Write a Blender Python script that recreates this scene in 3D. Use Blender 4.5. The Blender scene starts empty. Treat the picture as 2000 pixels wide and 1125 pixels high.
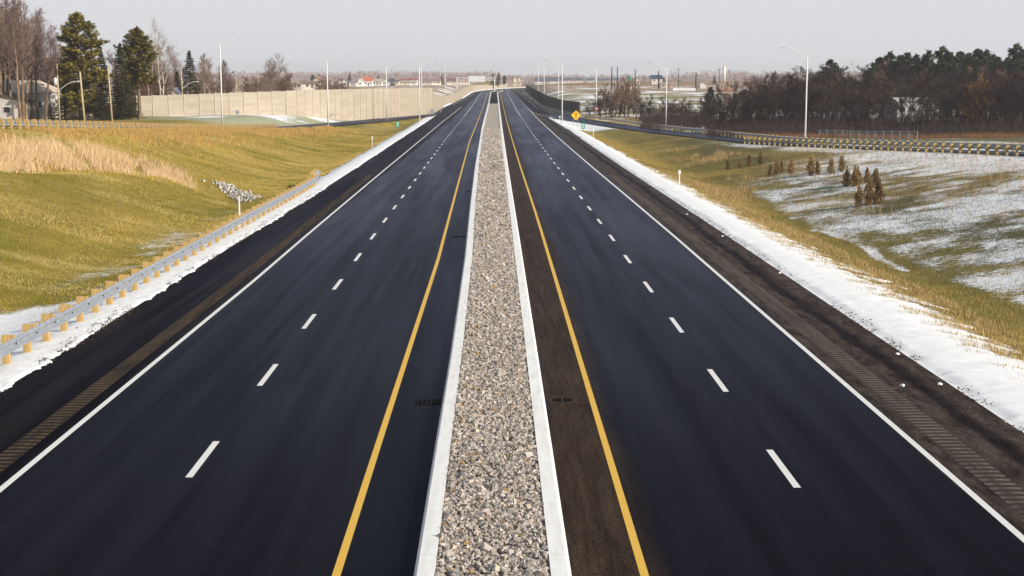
import bpy, math, random
import numpy as np
from mathutils import Vector
R = math.radians
random.seed(7); rng = np.random.default_rng(11)
S = bpy.context.scene
C = S.collection

# ------------------------------------------------------------------ camera, sky, sun, exposure
F, H, HOR, XV = 2870., 8.2, 150., 970.          # focal length in 2000-px pixels, eye height
PIT = math.atan((562.5 - HOR) / F)
YAW = math.atan((1000 - XV) / (F*math.cos(PIT) + (562.5-HOR)*math.sin(PIT)))
cam = bpy.data.cameras.new('camera'); cam.sensor_width = 36; cam.lens = F/2000*36
cam.clip_start = .5; cam.clip_end = 9000
co = bpy.data.objects.new('camera', cam); C.objects.link(co)
co.location = (0, 0, H); co.rotation_euler = (R(90)-PIT, 0, -YAW); S.camera = co

SUN_AZ, SUN_EL = 122., 24.                      # azimuth clockwise from +Y (the road), elevation
w = bpy.data.worlds.new('World'); S.world = w; w.use_nodes = True
nt = w.node_tree; bg = nt.nodes['Background']
sky = nt.nodes.new('ShaderNodeTexSky'); sky.sky_type = 'NISHITA'; sky.sun_disc = False
sky.sun_elevation = R(SUN_EL); sky.sun_rotation = R(SUN_AZ); sky.dust_density = .8; sky.air_density = 1.3; sky.ozone_density = 2.5
mx = nt.nodes.new('ShaderNodeMix'); mx.data_type = 'RGBA'; 
tcw = nt.nodes.new('ShaderNodeTexCoord'); spw = nt.nodes.new('ShaderNodeSeparateXYZ'); nt.links.new(tcw.outputs['Generated'], spw.inputs[0])
mrw = nt.nodes.new('ShaderNodeMapRange'); mrw.interpolation_type = 'SMOOTHSTEP'; nt.links.new(spw.outputs[2], mrw.inputs[0])
for i_, v_ in enumerate((.055, .32, .97, .42)): mrw.inputs[i_+1].default_value = v_      # pale veil thick at the horizon, thin overhead
nt.links.new(mrw.outputs[0], mx.inputs[0])
nt.links.new(sky.outputs[0], mx.inputs[6]); mx.inputs[7].default_value = (6.5, 6.55, 6.85, 1)
nt.links.new(mx.outputs[2], bg.inputs[0]); bg.inputs[1].default_value = .1
sl = bpy.data.lights.new('sun', 'SUN'); sl.energy = 5.0; sl.angle = R(.6); sl.color = (1, .92, .78)
so = bpy.data.objects.new('sun', sl); C.objects.link(so)
sdir = Vector((math.cos(R(SUN_EL))*math.sin(R(SUN_AZ)), math.cos(R(SUN_EL))*math.cos(R(SUN_AZ)), math.sin(R(SUN_EL))))
so.rotation_euler = sdir.to_track_quat('Z', 'Y').to_euler()
S.view_settings.view_transform = 'Standard'; S.view_settings.look = 'None'
S.view_settings.gamma = 1; S.view_settings.exposure = .17
S.render.engine = 'CYCLES'
S.cycles.use_denoising = True; S.cycles.max_bounces = 6; S.cycles.volume_bounces = 0
S.cycles.transparent_max_bounces = 8

# ------------------------------------------------------------------ helpers
def tag(o, label=None, cat=None, group=None, kind=None):
    if label: o['label'] = label
    if cat: o['category'] = cat
    if group: o['group'] = group
    if kind: o['kind'] = kind
    return o
def empty(name, loc=(0,0,0), rz=0, label=None, cat=None, group=None):
    o = bpy.data.objects.new(name, None); C.objects.link(o); o.location = loc; o.rotation_euler = (0,0,rz)
    o.empty_display_size = .3
    return tag(o, label, cat, group)
def bigmesh(name, V, Q, mat=None, smooth=False):
    """V (n,3); Q (m,3 or 4) int"""
    V = np.ascontiguousarray(V, dtype=np.float32); Q = np.ascontiguousarray(Q, dtype=np.int32)
    me = bpy.data.meshes.new(name); k = Q.shape[1]
    me.vertices.add(len(V)); me.vertices.foreach_set('co', V.ravel())
    me.loops.add(Q.size); me.loops.foreach_set('vertex_index', Q.ravel())
    me.polygons.add(len(Q)); me.polygons.foreach_set('loop_start', np.arange(0, Q.size, k, dtype=np.int32))
    me.polygons.foreach_set('loop_total', np.full(len(Q), k, dtype=np.int32))
    me.polygons.foreach_set('use_smooth', np.full(len(Q), smooth, dtype=bool))
    me.update(calc_edges=True); me.validate()
    if mat: me.materials.append(mat)
    return me
def link(name, me, parent=None, loc=None):
    o = bpy.data.objects.new(name, me); C.objects.link(o)
    if parent: o.parent = parent
    if loc is not None: o.location = loc
    return o
class MB:
    def __init__(s): s.v = []; s.f = []
    def add(s, v, f):
        n = len(s.v); s.v += [tuple(p) for p in v]; s.f += [[i+n for i in q] for q in f]; return s
    def box(s, x0, x1, y0, y1, z0, z1):
        return s.add([(x0,y0,z0),(x1,y0,z0),(x1,y1,z0),(x0,y1,z0),(x0,y0,z1),(x1,y0,z1),(x1,y1,z1),(x0,y1,z1)],
                     [(0,3,2,1),(4,5,6,7),(0,1,5,4),(1,2,6,5),(2,3,7,6),(3,0,4,7)])
    def tube(s, pts, rad, n=8, cap=True):
        pts = [Vector(p) for p in pts]
        if not hasattr(rad, '__len__'): rad = [rad]*len(pts)
        v = []; f = []
        for i, p in enumerate(pts):
            d = (pts[min(i+1, len(pts)-1)] - pts[max(i-1, 0)]).normalized()
            a = d.cross(Vector((0,0,1)) if abs(d.z) < .9 else Vector((1,0,0))).normalized(); b = d.cross(a)
            for k in range(n):
                t = 2*math.pi*k/n; v.append(p + (a*math.cos(t) + b*math.sin(t))*rad[i])
        for i in range(len(pts)-1):
            for k in range(n):
                f.append((i*n+k, i*n+(k+1) % n, (i+1)*n+(k+1) % n, (i+1)*n+k))
        if cap: f.append(tuple(range(n))[::-1]); f.append(tuple(range((len(pts)-1)*n, len(pts)*n)))
        return s.add(v, f)
    def mesh(s, name, mat, smooth=False):
        me = bpy.data.meshes.new(name); me.from_pydata(s.v, [], s.f); me.update()
        if smooth: me.polygons.foreach_set('use_smooth', [True]*len(me.polygons))
        if mat: me.materials.append(mat)
        return me
    def build(s, name, mat, parent=None, loc=None, smooth=False):
        return link(name, s.mesh(name, mat, smooth), parent, loc)
def _h(ix, iy, seed):
    h = (ix.astype(np.int64)*374761393 + iy.astype(np.int64)*668265263 + seed*974634777) & 0xffffffff
    h = ((h ^ (h >> 13))*1274126177) & 0xffffffff; h = h ^ (h >> 16)
    return h/4294967295.
def vn(x, y, seed=0):
    x = np.asarray(x, float); y = np.asarray(y, float)
    ix = np.floor(x); iy = np.floor(y); fx = x-ix; fy = y-iy
    fx = fx*fx*(3-2*fx); fy = fy*fy*(3-2*fy)
    a = _h(ix,iy,seed); b = _h(ix+1,iy,seed); c = _h(ix,iy+1,seed); d = _h(ix+1,iy+1,seed)
    return (a*(1-fx)+b*fx)*(1-fy) + (c*(1-fx)+d*fx)*fy
def fbm(x, y, seed=0, o=4):
    t = 0; a = .5; n = 0
    for i in range(o): t = t + a*vn(x*2**i, y*2**i, seed+i*17); n += a; a *= .55
    return t/n
def ss(a, b, x):
    t = np.clip((np.asarray(x, float)-a)/(b-a), 0, 1); return t*t*(3-2*t)

# ------------------------------------------------------------------ materials
class M:
    def __init__(s, name, rough=.8, spec=.3):
        s.m = bpy.data.materials.new(name); s.m.use_nodes = True; s.t = s.m.node_tree
        s.b = s.t.nodes['Principled BSDF']; s.b.inputs['Roughness'].default_value = rough
        s.b.inputs['Specular IOR Level'].default_value = spec
    def n(s, t, **k):
        q = s.t.nodes.new(t)
        for a, b in k.items(): setattr(q, a, b)
        return q
    def set(s, sock, v):
        if hasattr(v, 'type') and hasattr(v, 'node'): s.t.links.new(v, sock)
        elif isinstance(v, (tuple, list)) and len(v) == 3 and sock.type == 'RGBA': sock.default_value = (*v, 1)
        else: sock.default_value = v
    def coord(s, k='Object'): return s.n('ShaderNodeTexCoord').outputs[k]
    def sep(s, v):
        q = s.n('ShaderNodeSeparateXYZ'); s.set(q.inputs[0], v); return q.outputs
    def scale(s, v, sc):
        q = s.n('ShaderNodeVectorMath', operation='MULTIPLY'); s.set(q.inputs[0], v); q.inputs[1].default_value = sc; return q.outputs[0]
    def noise(s, v, sc=1, det=4, rough=.55, dist=0):
        q = s.n('ShaderNodeTexNoise'); s.set(q.inputs['Vector'], v); q.inputs['Scale'].default_value = sc
        q.inputs['Detail'].default_value = det; q.inputs['Roughness'].default_value = rough; q.inputs['Distortion'].default_value = dist
        return q.outputs['Fac']
    def ma(s, op, a, b=0., c=0.):
        q = s.n('ShaderNodeMath', operation=op)
        for i, v in enumerate((a, b, c)): s.set(q.inputs[i], v)
        return q.outputs[0]
    def rng(s, v, a, b, c=0., d=1.):
        q = s.n('ShaderNodeMapRange'); q.interpolation_type = 'SMOOTHSTEP'; s.set(q.inputs[0], v)
        for i, x in enumerate((a, b, c, d)): s.set(q.inputs[i+1], x)
        return q.outputs[0]
    def mix(s, f, a, b, mode='MIX'):
        q = s.n('ShaderNodeMix', data_type='RGBA', blend_type=mode); s.set(q.inputs[0], f); s.set(q.inputs[6], a); s.set(q.inputs[7], b)
        return q.outputs[2]
    def attr(s, name): return s.n('ShaderNodeAttribute', attribute_name=name).outputs
    def col(s, v): s.set(s.b.inputs['Base Color'], v); return s
    def bump(s, h, st=.3, d=.05):
        q = s.n('ShaderNodeBump'); q.inputs['Strength'].default_value = st; q.inputs['Distance'].default_value = d
        s.set(q.inputs['Height'], h); s.t.links.new(q.outputs[0], s.b.inputs['Normal']); return s
def plain(name, c, rough=.7, spec=.3, var=.18, sc=2., metal=0, stretch=(1,1,1)):
    """colour with soft mottling (weathering) by object-space noise"""
    m = M(name, rough, spec); v = m.scale(m.coord(), stretch)
    f = m.noise(v, sc, 5); lo = tuple(x*(1-var) for x in c); hi = tuple(min(1, x*(1+var)) for x in c)
    m.col(m.mix(m.rng(f, .3, .7), lo, hi)); m.b.inputs['Metallic'].default_value = metal
    return m.m

# asphalt ---------------------------------------------------------------------
def asphalt(name, highway=True):
    m = M(name, .9, .0); v = m.coord(); X, Y, Z = m.sep(v)
    streak = m.noise(m.scale(v, (1.6, .035, 1)), 1, 6, .6)
    wide = m.noise(m.scale(v, (.28, .02, 1)), 1, 3)
    patch = m.noise(m.scale(v, (.3, .1, 1)), 1, 5, .6)
    grain = m.noise(v, 55, 2, .7)
    c = m.mix(m.rng(streak, .3, .72), (.0042,.0031,.0048), (.0092,.0077,.0124))
    c = m.mix(m.ma('MULTIPLY', m.rng(wide, .5, .7), .6), c, (.0088,.0062,.0058))
    dust = 0.
    if highway:
        wob = m.ma('ADD', X, m.ma('MULTIPLY', m.ma('SUBTRACT', m.noise(m.scale(v, (.5,.09,1)), 1, 4), .5), 1.1))
        brown = m.mix(m.rng(m.noise(m.scale(v, (2.2, .16, 1)), 1.5, 10, .78, .3), .30, .72), (.040,.0265,.0165), (.115,.079,.053))
        k = m.ma('MULTIPLY', m.rng(wob, 1.0, 1.3), m.rng(wob, 2.3, 3.1, 1, 0))      # dusty strip beside the median kerb
        c = m.mix(m.ma('MULTIPLY', k, .85), c, brown)
        fp = m.noise(m.scale(v, (1.6, .5, 1)), 1.6, 10, .78, .4); brown2 = m.mix(m.rng(fp, .34, .68), (.034,.025,.020), (.165,.122,.097))
        k2 = m.rng(wob, 9.35, 9.7); k3 = m.ma('MULTIPLY', m.rng(wob, 10.9, 11.15), m.rng(wob, 11.3, 11.75, 1, 0))
        k2d = k2; k2 = m.ma('MULTIPLY', k2, m.ma('SUBTRACT', 1., m.ma('MULTIPLY', k3, .75)))
        c = m.mix(m.ma('MULTIPLY', k2, .85), c, brown2)                              # gritty hard shoulder
        k4 = m.rng(wob, -9.9, -10.2)
        c = m.mix(m.ma('MULTIPLY', k4, m.rng(streak, .4, .66, 0., .65)), c, (.022,.0145,.011))
        dust = m.ma('MULTIPLY', m.ma('MAXIMUM', k2d, k), .75)
        dust = m.ma('MAXIMUM', dust, m.ma('MULTIPLY', k4, .6))
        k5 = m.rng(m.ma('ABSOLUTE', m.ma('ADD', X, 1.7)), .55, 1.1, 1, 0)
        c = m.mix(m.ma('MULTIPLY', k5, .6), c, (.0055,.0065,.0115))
    g2 = m.noise(v, 26, 3, .75); c = m.mix(m.rng(g2, .38, .62, .75, 0.), c, (.0010,.0009,.0012)); c = m.mix(m.rng(m.noise(v, 21, 2, .8), .6, .78, 0, .45), c, (.017,.0155,.0195))
    if highway:      # paving seams beside the lane lines
        for x0, kx, y1 in ((6.22, -.0016, 150.), (-6.12, -.0015, 75.)):
            sd = m.ma('ABSOLUTE', m.ma('SUBTRACT', X, m.ma('ADD', m.ma('MULTIPLY', Y, kx), x0 + 0.)))
            sm = m.ma('MULTIPLY', m.rng(sd, .012, .03, .8, 0), m.rng(Y, y1*.6, y1, 1, 0)); sm = m.ma('MULTIPLY', sm, m.rng(streak, .35, .6, .3, 1))
            c = m.mix(sm, c, (.0008,.0008,.001))
    sp = m.ma('MULTIPLY', m.rng(m.noise(v, 38, 2, .6), .70, .76), m.rng(patch, .42, .6, .15, 1.))
    c = m.mix(m.ma('MULTIPLY', sp, .6), c, (.16,.155,.15))
    m.col(c)
    wgt = m.ma('ADD', m.rng(streak, .3, .7, .17, .25), m.rng(wide, .4, .7, 0, .10)); wgt = m.ma('MULTIPLY', wgt, m.rng(m.noise(m.scale(v, (1.5, .12, 1)), 1, 9, .78), .3, .7, .88, 1.1)); wgt = m.ma('MULTIPLY', wgt, m.ma('SUBTRACT', 1., dust))
    m.bump(m.noise(v, 45, 3, .7), .3, .01)
    fr = m.n('ShaderNodeFresnel'); fr.inputs['IOR'].default_value = 1.15; gl = m.n('ShaderNodeBsdfGlossy'); gl.inputs['Color'].default_value = (.76, .80, 1., 1); gl.inputs['Roughness'].default_value = .27
    mxs = m.n('ShaderNodeMixShader'); m.set(mxs.inputs[0], m.ma('MULTIPLY', fr.outputs[0], wgt)); m.t.links.new(m.b.outputs[0], mxs.inputs[1]); m.t.links.new(gl.outputs[0], mxs.inputs[2])
    m.t.links.new(mxs.outputs[0], m.t.nodes['Material Output'].inputs['Surface'])
    return m.m
MAT_ROAD = asphalt('asphalt'); MAT_RAMP = asphalt('ramp asphalt', False)
def paint(name, c, worn):
    m = M(name, .6, .3); v = m.coord()
    f = m.noise(m.scale(v, (9, 1.2, 1)), 1, 6, .7); g = m.noise(v, 30, 3)
    c2 = m.mix(m.rng(g, .35, .7), tuple(x*.9 for x in c), c)
    m.col(m.mix(m.rng(f, .66, .8, 0, worn), c2, tuple(x*.45 for x in c))); return m.m
MAT_WHITE = paint('white road paint', (.74,.73,.70), .6)
MAT_YELLOW = paint('yellow road paint', (.72,.43,.06), .5)
def concrete_kerb():
    m = M('kerb concrete', .85, .2); v = m.coord(); X, Y, Z = m.sep(v)
    f = m.noise(m.scale(v, (6, .8, 6)), 1, 6, .65); g = m.noise(v, 25, 3)
    c = m.mix(m.rng(f, .35, .75), (.80,.79,.77), (.66,.65,.62)); c = m.mix(m.rng(g, .6, .8, 0, .35), c, (.42,.41,.39))
    j = m.ma('FRACT', m.ma('DIVIDE', Y, 3.)); j = m.ma('MULTIPLY', m.ma('LESS_THAN', j, .004), .5)
    m.col(m.mix(j, c, (.2,.2,.19))); m.bump(g, .2, .01); return m.m
MAT_KERB = concrete_kerb()
MAT_WOOD = plain('post timber', (.45,.30,.12), .8, .2, .3, 3, stretch=(8,8,.8))
MAT_WOOD2 = plain('weathered post timber', (.37,.27,.10), .85, .15, .3, 3, stretch=(8,8,.8))
MAT_STEEL = plain('galvanised steel', (.44,.47,.52), .42, .5, .12, 4, .5)
MAT_POLE = plain('pale lamp pole', (.72,.71,.70), .5, .4, .06, 1)
MAT_HEAD = plain('lamp housing', (.55,.54,.53), .5, .4, .1)
MAT_LENS = plain('lamp lens', (.7,.7,.68), .2, .5, .05)
MAT_UTIL = plain('utility pole wood', (.47,.37,.23), .85, .2, .25, 2, stretch=(6,6,.5))
MAT_DARKP = plain('black tarred pole', (.022,.022,.026), .8, .2)
MAT_TRANS = plain('transformer paint', (.62,.63,.66), .5, .4, .08)
MAT_DARK = plain('dark metal', (.03,.03,.033), .6, .3)
MAT_CABLE = plain('cable', (.02,.02,.02), .6, .3)
def gravel_m(name, big):
    m = M(name, .85, .2); 
    if big:
        c = m.attr('col')['Color']; v = m.coord(); f = m.noise(v, 60, 4, .7)
        m.col(m.mix(m.rng(f, .3, .7), m.mix(1, c, (.72,.71,.7), 'MULTIPLY'), c))
    else:
        v = m.coord(); q = m.n('ShaderNodeTexVoronoi'); m.set(q.inputs['Vector'], m.scale(v, (1,1,1))); q.inputs['Scale'].default_value = 11
        X, Y, Z = m.sep(q.outputs['Color'])
        c = m.mix(X, (.42,.375,.32), (.72,.65,.57)); c = m.mix(m.rng(q.outputs['Distance'], .3, .62), c, (.30,.265,.225))
        m.col(m.mix(m.rng(Y, .75, .8, 0, .5), c, (.34,.24,.13)))
        m.bump(m.ma('MULTIPLY', q.outputs['Distance'], -1.), .9, .07)
    return m.m
def snow_m(name):
    m = M(name, .6, .3); v = m.coord(); f = m.noise(v, 7, 6, .7); g = m.noise(v, 1.1, 4)
    c = m.mix(m.rng(g, .3, .7), (.80,.80,.81), (.86,.855,.85)); c = m.mix(m.rng(f, .68, .84, 0, .5), c, (.42,.39,.34))
    m.col(c); m.bump(m.noise(v, 22, 5, .75), .5, .04); return m.m
MAT_SNOW = snow_m('snow')
def ground_m():
    m = M('grassy ground', .95, .1); v = m.coord(); A = lambda k: m.attr(k)['Fac']
    n1 = m.noise(v, .13, 4, .6, .4); n2 = m.noise(v, 1.4, 5, .65); n3 = m.noise(m.scale(v, (1.6, 5, 1)), 1.2, 6, .72, .6); n4 = m.noise(v, 9, 4, .7)
    n5 = m.noise(m.scale(v, (.5, 1.5, 1)), .33, 4, .6)
    g = m.mix(m.rng(n1, .38, .62), (.20,.165,.026), (.36,.255,.062))
    g = m.mix(m.rng(n5, .5, .68, 0, .6), g, (.46,.35,.14))
    g = m.mix(m.rng(n2, .4, .7, 0, .5), g, (.14,.125,.02)); g = m.mix(m.rng(n4, .5, .75, 0, .4), g, (.10,.072,.02))
    dull = m.mix(m.rng(n2, .35, .65), (.085,.082,.035), (.15,.125,.06))
    g = m.mix(A('dull'), g, dull)
    hyd = m.mix(m.rng(n2, .3, .7), (.30,.34,.24), (.44,.47,.37)); g = m.mix(A('hydro'), g, hyd)
    br = m.mix(m.rng(n2, .3, .7), (.20,.115,.06), (.32,.20,.11)); g = m.mix(A('brown'), g, br)
    sn = A('snow'); t = m.ma('ADD', m.ma('MULTIPLY', n3, .62), m.ma('MULTIPLY', n4, .38))
    thr = m.ma('SUBTRACT', .78, m.ma('MULTIPLY', sn, .56))
    k = m.rng(m.ma('SUBTRACT', t, thr), -.03, .035)
    m.col(m.mix(k, g, m.mix(n4, (.72,.74,.78), (.86,.86,.87))))
    m.bump(m.ma('ADD', m.noise(v, 3, 6, .75), m.ma('MULTIPLY', k, .25)), .9, .12); return m.m
MAT_GROUND = ground_m()
def blades_m():
    m = M('grass blades', .9, .1); m.col(m.attr('col')['Color'])
    m.b.inputs['Subsurface Weight'].default_value = 0
    return m.m
MAT_BLADE = blades_m()
def bark(name, c, var=.35):
    m = M(name, .95, .05); v = m.coord(); f = m.noise(v, 1.3, 4); oi = m.n('ShaderNodeObjectInfo').outputs['Random']
    c1 = m.mix(m.rng(f, .3, .7), tuple(x*(1-var) for x in c), tuple(x*(1+var) for x in c))
    q = m.n('ShaderNodeHueSaturation'); m.set(q.inputs['Color'], c1); m.set(q.inputs['Value'], m.rng(oi, 0, 1, .75, 1.3)); m.set(q.inputs['Hue'], m.rng(oi, 0, 1, .485, .51))
    m.col(q.outputs[0]); return m.m
def needles(name, c):
    m = M(name, .85, .15); v = m.coord(); f = m.noise(v, .9, 4); g = m.noise(v, 5, 3); oi = m.n('ShaderNodeObjectInfo').outputs['Random']
    c1 = m.mix(m.rng(f, .32, .68), tuple(x*.6 for x in c), (c[0]*1.7, c[1]*1.45, c[2]*1.2)); c1 = m.mix(m.rng(g, .55, .75, 0, .5), c1, (c[0]*.5, c[1]*.55, c[2]*.6))
    q = m.n('ShaderNodeHueSaturation'); m.set(q.inputs['Color'], c1); m.set(q.inputs['Value'], m.rng(oi, 0, 1, .8, 1.2)); m.col(q.outputs[0]); return m.m

# ------------------------------------------------------------------ the lie of the land
ZK = np.array([[0,.03],[31,0],[60,-.09],[77,-.13],[96,-.22],[114,-.31],[142,-.46],[169,-.61],[215,-.84],[252,-.97],[301,-1.1],[360,-1.25],[500,-1.42],[700,-1.3],[900,-1.2],[1200,-1.],[3500,-1.]])
def zr(Y): return np.interp(Y, ZK[:,0], ZK[:,1])
def bend(Y): return np.where(np.asarray(Y) > 880, 2.6e-4*(np.asarray(Y, float)-880)**2, 0.)
def lin(*k):
    k = np.array(k, float)
    return lambda Y: np.interp(Y, k[:,0], k[:,1]) + bend(Y)
EDGE_L = lin((0,-13.1),(102,-13.15),(142,-13.5),(217,-14.2),(309,-14.6),(400,-15.2),(470,-16.6),(560,-15.9),(700,-14.9),(1500,-14.8))
WHITE_L = lin((0,-9.95),(60,-9.98),(142,-10.55),(215,-11.0),(309,-11.35),(1500,-11.6))
DASH_L = lin((0,-6.33),(60,-6.42),(114,-6.78),(169,-7.15),(215,-7.45),(300,-7.7),(480,-8.1),(700,-8.8),(1500,-9.4))
YEL_L = lin((0,-2.66),(67,-2.7),(142,-3.3),(205,-3.8),(309,-4.05),(460,-4.3),(700,-5.05),(900,-5.3),(1500,-5.3))
KERB_LO = lin((0,-1.37),(43,-1.40),(67,-1.5),(99,-1.8),(142,-2.13),(264,-2.75),(309,-2.85),(560,-3.2),(900,-3.85),(1500,-3.9))
KERB_LI = lin((0,-1.01),(43,-1.04),(67,-1.13),(99,-1.42),(142,-1.72),(264,-2.33),(309,-2.44),(560,-2.7),(900,-3.3),(1500,-3.4))
KERB_RI = lin((0,.89),(43,.86),(142,.74),(309,.60),(560,.5),(900,.2),(1500,.1))
KERB_RO = lin((0,1.24),(43,1.22),(142,1.10),(309,1.0),(560,.95),(900,.75),(1500,.7))
YEL_R = lin((0,2.45),(91,2.42),(142,2.3),(309,2.16),(700,2.15),(1500,2.2))
DASH_R = lin((0,6.07),(85,6.0),(150,5.87),(281,5.78),(434,5.76),(642,6.1),(1500,6.4))
WHITE_R = lin((0,9.45),(91,9.34),(142,9.25),(309,9.24),(434,9.5),(575,9.68),(801,10.3),(1500,10.6))
EDGE_R = lin((0,12.35),(50,12.2),(142,12.2),(256,12.6),(340,12.0),(400,14.6),(470,13.8),(700,14.2),(1500,14.5))
# ramp centre lines (X as a function of Y) and heights
_rl = np.array([(0,-46,6.2),(60,-45.3,5.6),(116,-44.2,4.25),(160,-43.0,2.5),(190,-42.3,1.4),(220,-41.2,.45),(245,-38.6,-.25),(270,-34.8,-.75),(300,-29.2,-1.0),(340,-22.8,-1.22),(380,-18.0,-1.33),(430,-14.8,-1.40),(520,-12.8,-1.46)])
_rr = np.array([(0,58,3.6),(60,53.6,2.9),(90,51.6,2.4),(127,49.1,1.55),(165,44.0,.3),(200,37.7,-.75),(243,31.0,-1.15),(274,25.3,-1.2),(300,21.9,-1.22),(325,18.6,-1.24),(347,15.9,-1.26),(380,12.9,-1.32),(430,10.4,-1.40),(480,8.4,-1.45)])
HWL, HWR = 4.2, 3.1
def smoothk(Y, ys, vs):
    Y = np.asarray(Y, float); return (np.interp(Y-9, ys, vs)+np.interp(Y, ys, vs)*2+np.interp(Y+9, ys, vs))/4
RLx = lambda Y: smoothk(Y, _rl[:,0], _rl[:,1]); RLz = lambda Y: smoothk(Y, _rl[:,0], _rl[:,2])
RRx = lambda Y: smoothk(Y, _rr[:,0], _rr[:,1]); RRz = lambda Y: smoothk(Y, _rr[:,0], _rr[:,2])
CH = np.array([(-16.2,108),(-19.5,113),(-23,116.5),(-28,118),(-31.5,108),(-33,97),(-35,85),(-37,70)], float)   # swale in the left slope
def dist_poly(X, Y, P):
    d = np.full(np.shape(X), 1e9)
    for a, b in zip(P[:-1], P[1:]):
        ab = b-a; t = np.clip(((X-a[0])*ab[0]+(Y-a[1])*ab[1])/(ab@ab), 0, 1)
        d = np.minimum(d, np.hypot(X-a[0]-t*ab[0], Y-a[1]-t*ab[1]))
    return d
def ditch_r(Y): return np.interp(Y, [0,64,69,95,115,126,200,1000], [22.2,21.2,20.7,20.0,20.6,20.9,20.5,20.5])
def terr(X, Y):
    X, Y = np.broadcast_arrays(np.asarray(X, float), np.asarray(Y, float)); z0 = zr(Y)
    # general level
    gl = np.interp(Y, [0,100,200,260,330,420,600,1000,3500], [3,2.4,1.1,.75,.6,.4,1.6,2.5,2.2])
    gl = gl + 1.0*np.exp(-((X+29.5)/6)**2-((Y-296)/9)**2)
    gr = np.interp(Y, [0,100,150,200,250,320,380,450,600,900,1500,3500], [2.4,2,.8,-.9,-1.3,-1.2,-.7,0,1.3,2.6,3.1,2.6])
    lump = (fbm(X*.05, Y*.05, 3)-.5)*1.0 + (fbm(X*.35, Y*.35, 5)-.5)*.22
    # left
    u = EDGE_L(Y) - X
    ri = EDGE_L(Y) - (RLx(Y)+HWL+1.6); ri = np.maximum(ri, .4)
    dd = .75*np.clip((ri-1)/8, 0, 1); rz = RLz(Y)
    zs = np.where(u < 0, z0-.15, z0-.03-dd*ss(.6, 5.2, u))
    t = np.clip((u-6.2)/np.maximum(ri-6.2, .3), 0, 1); t = np.where(ri < 6.6, ss(0, 1, u/np.maximum(ri, .4)), (t*t*(3-2*t))*.55+t*.45)
    zl = zs*(1-t) + (rz-.10)*t
    face = ss(1.5, 7, u)*ss(ri+.4, ri-4, u)
    zl = zl + lump*.95*face
    ch = dist_poly(X, Y, CH); zl = zl - 1.15*np.exp(-(ch/2.3)**2)*ss(3.5, 8, u)*ss(ri, ri-4, u)
    zl = np.where(u > ri, rz-.10-.05*ss(ri, ri+.8, u), zl)
    ro = ri + 2*(HWL+1.6); t2 = ss(ro-.3, ro+9, u); zl = zl*(1-t2) + (gl+lump*.8*ss(ro, ro+12, u))*t2
    mix = ss(430, 500, Y); zl2 = np.where(u < 0, z0-.15, z0-.1 + (gl-z0+.1)*ss(2.5, 20, u)); zl = zl*(1-mix)+zl2*mix
    # right
    u = X - EDGE_R(Y); rx = RRx(Y); rz = RRz(Y)
    ri = np.maximum(rx-HWR-1.3-EDGE_R(Y), .4)
    du = ditch_r(Y)-EDGE_R(Y); du = np.minimum(du, ri*.55); dep = 1.35*np.clip((ri-2)/14, 0, 1)
    zs = np.where(u < 0, z0-.15, z0-.03-dep*ss(.8, 1, u/np.maximum(du, .2)*1.0)*0 - dep*ss(.12, 1, u/np.maximum(du, .2)))
    t = np.clip((u-du)/np.maximum(ri-du, .3), 0, 1); t = t**.8; t = t*t*(3-2*t)*.5+t*.5
    zR = zs*(1-t) + (rz-.08)*t
    face = ss(2.5, 9, u)*ss(ri+.2, ri-5, u); zR = zR + lump*.75*face
    zR = np.where(u > ri, rz-.10-.05*ss(ri, ri+.8, u), zR)
    ro = ri+2*(HWR+1.3); t2 = ss(ro-.2, ro+7, u); zR = zR*(1-t2) + (gr+lump*1.1*ss(ro, ro+12, u))*t2
    mix = ss(350, 400, Y); zR2 = np.where(u < 0, z0-.15, z0-.1+(gr+lump-z0+.1)*ss(2.5, 16, u)); zR = zR*(1-mix)+zR2*mix
    return np.where(X < 0, zl, zR)
def hit(px, py, d0=60., d1=330.):
    for D in np.arange(d0, d1, .5):
        if H-(py-HOR)*D/F <= float(terr(np.array([(px-XV)*D/F]), np.array([D]))[0]): return (px-XV)*D/F, D
    return (px-XV)*150/F, 150.
def tz(x, y): return float(terr(np.array([x]), np.array([y]))[0])
def at(px, D): return (px-XV)*D/F                 # world X of a thing D metres up the road seen at column px

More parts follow.
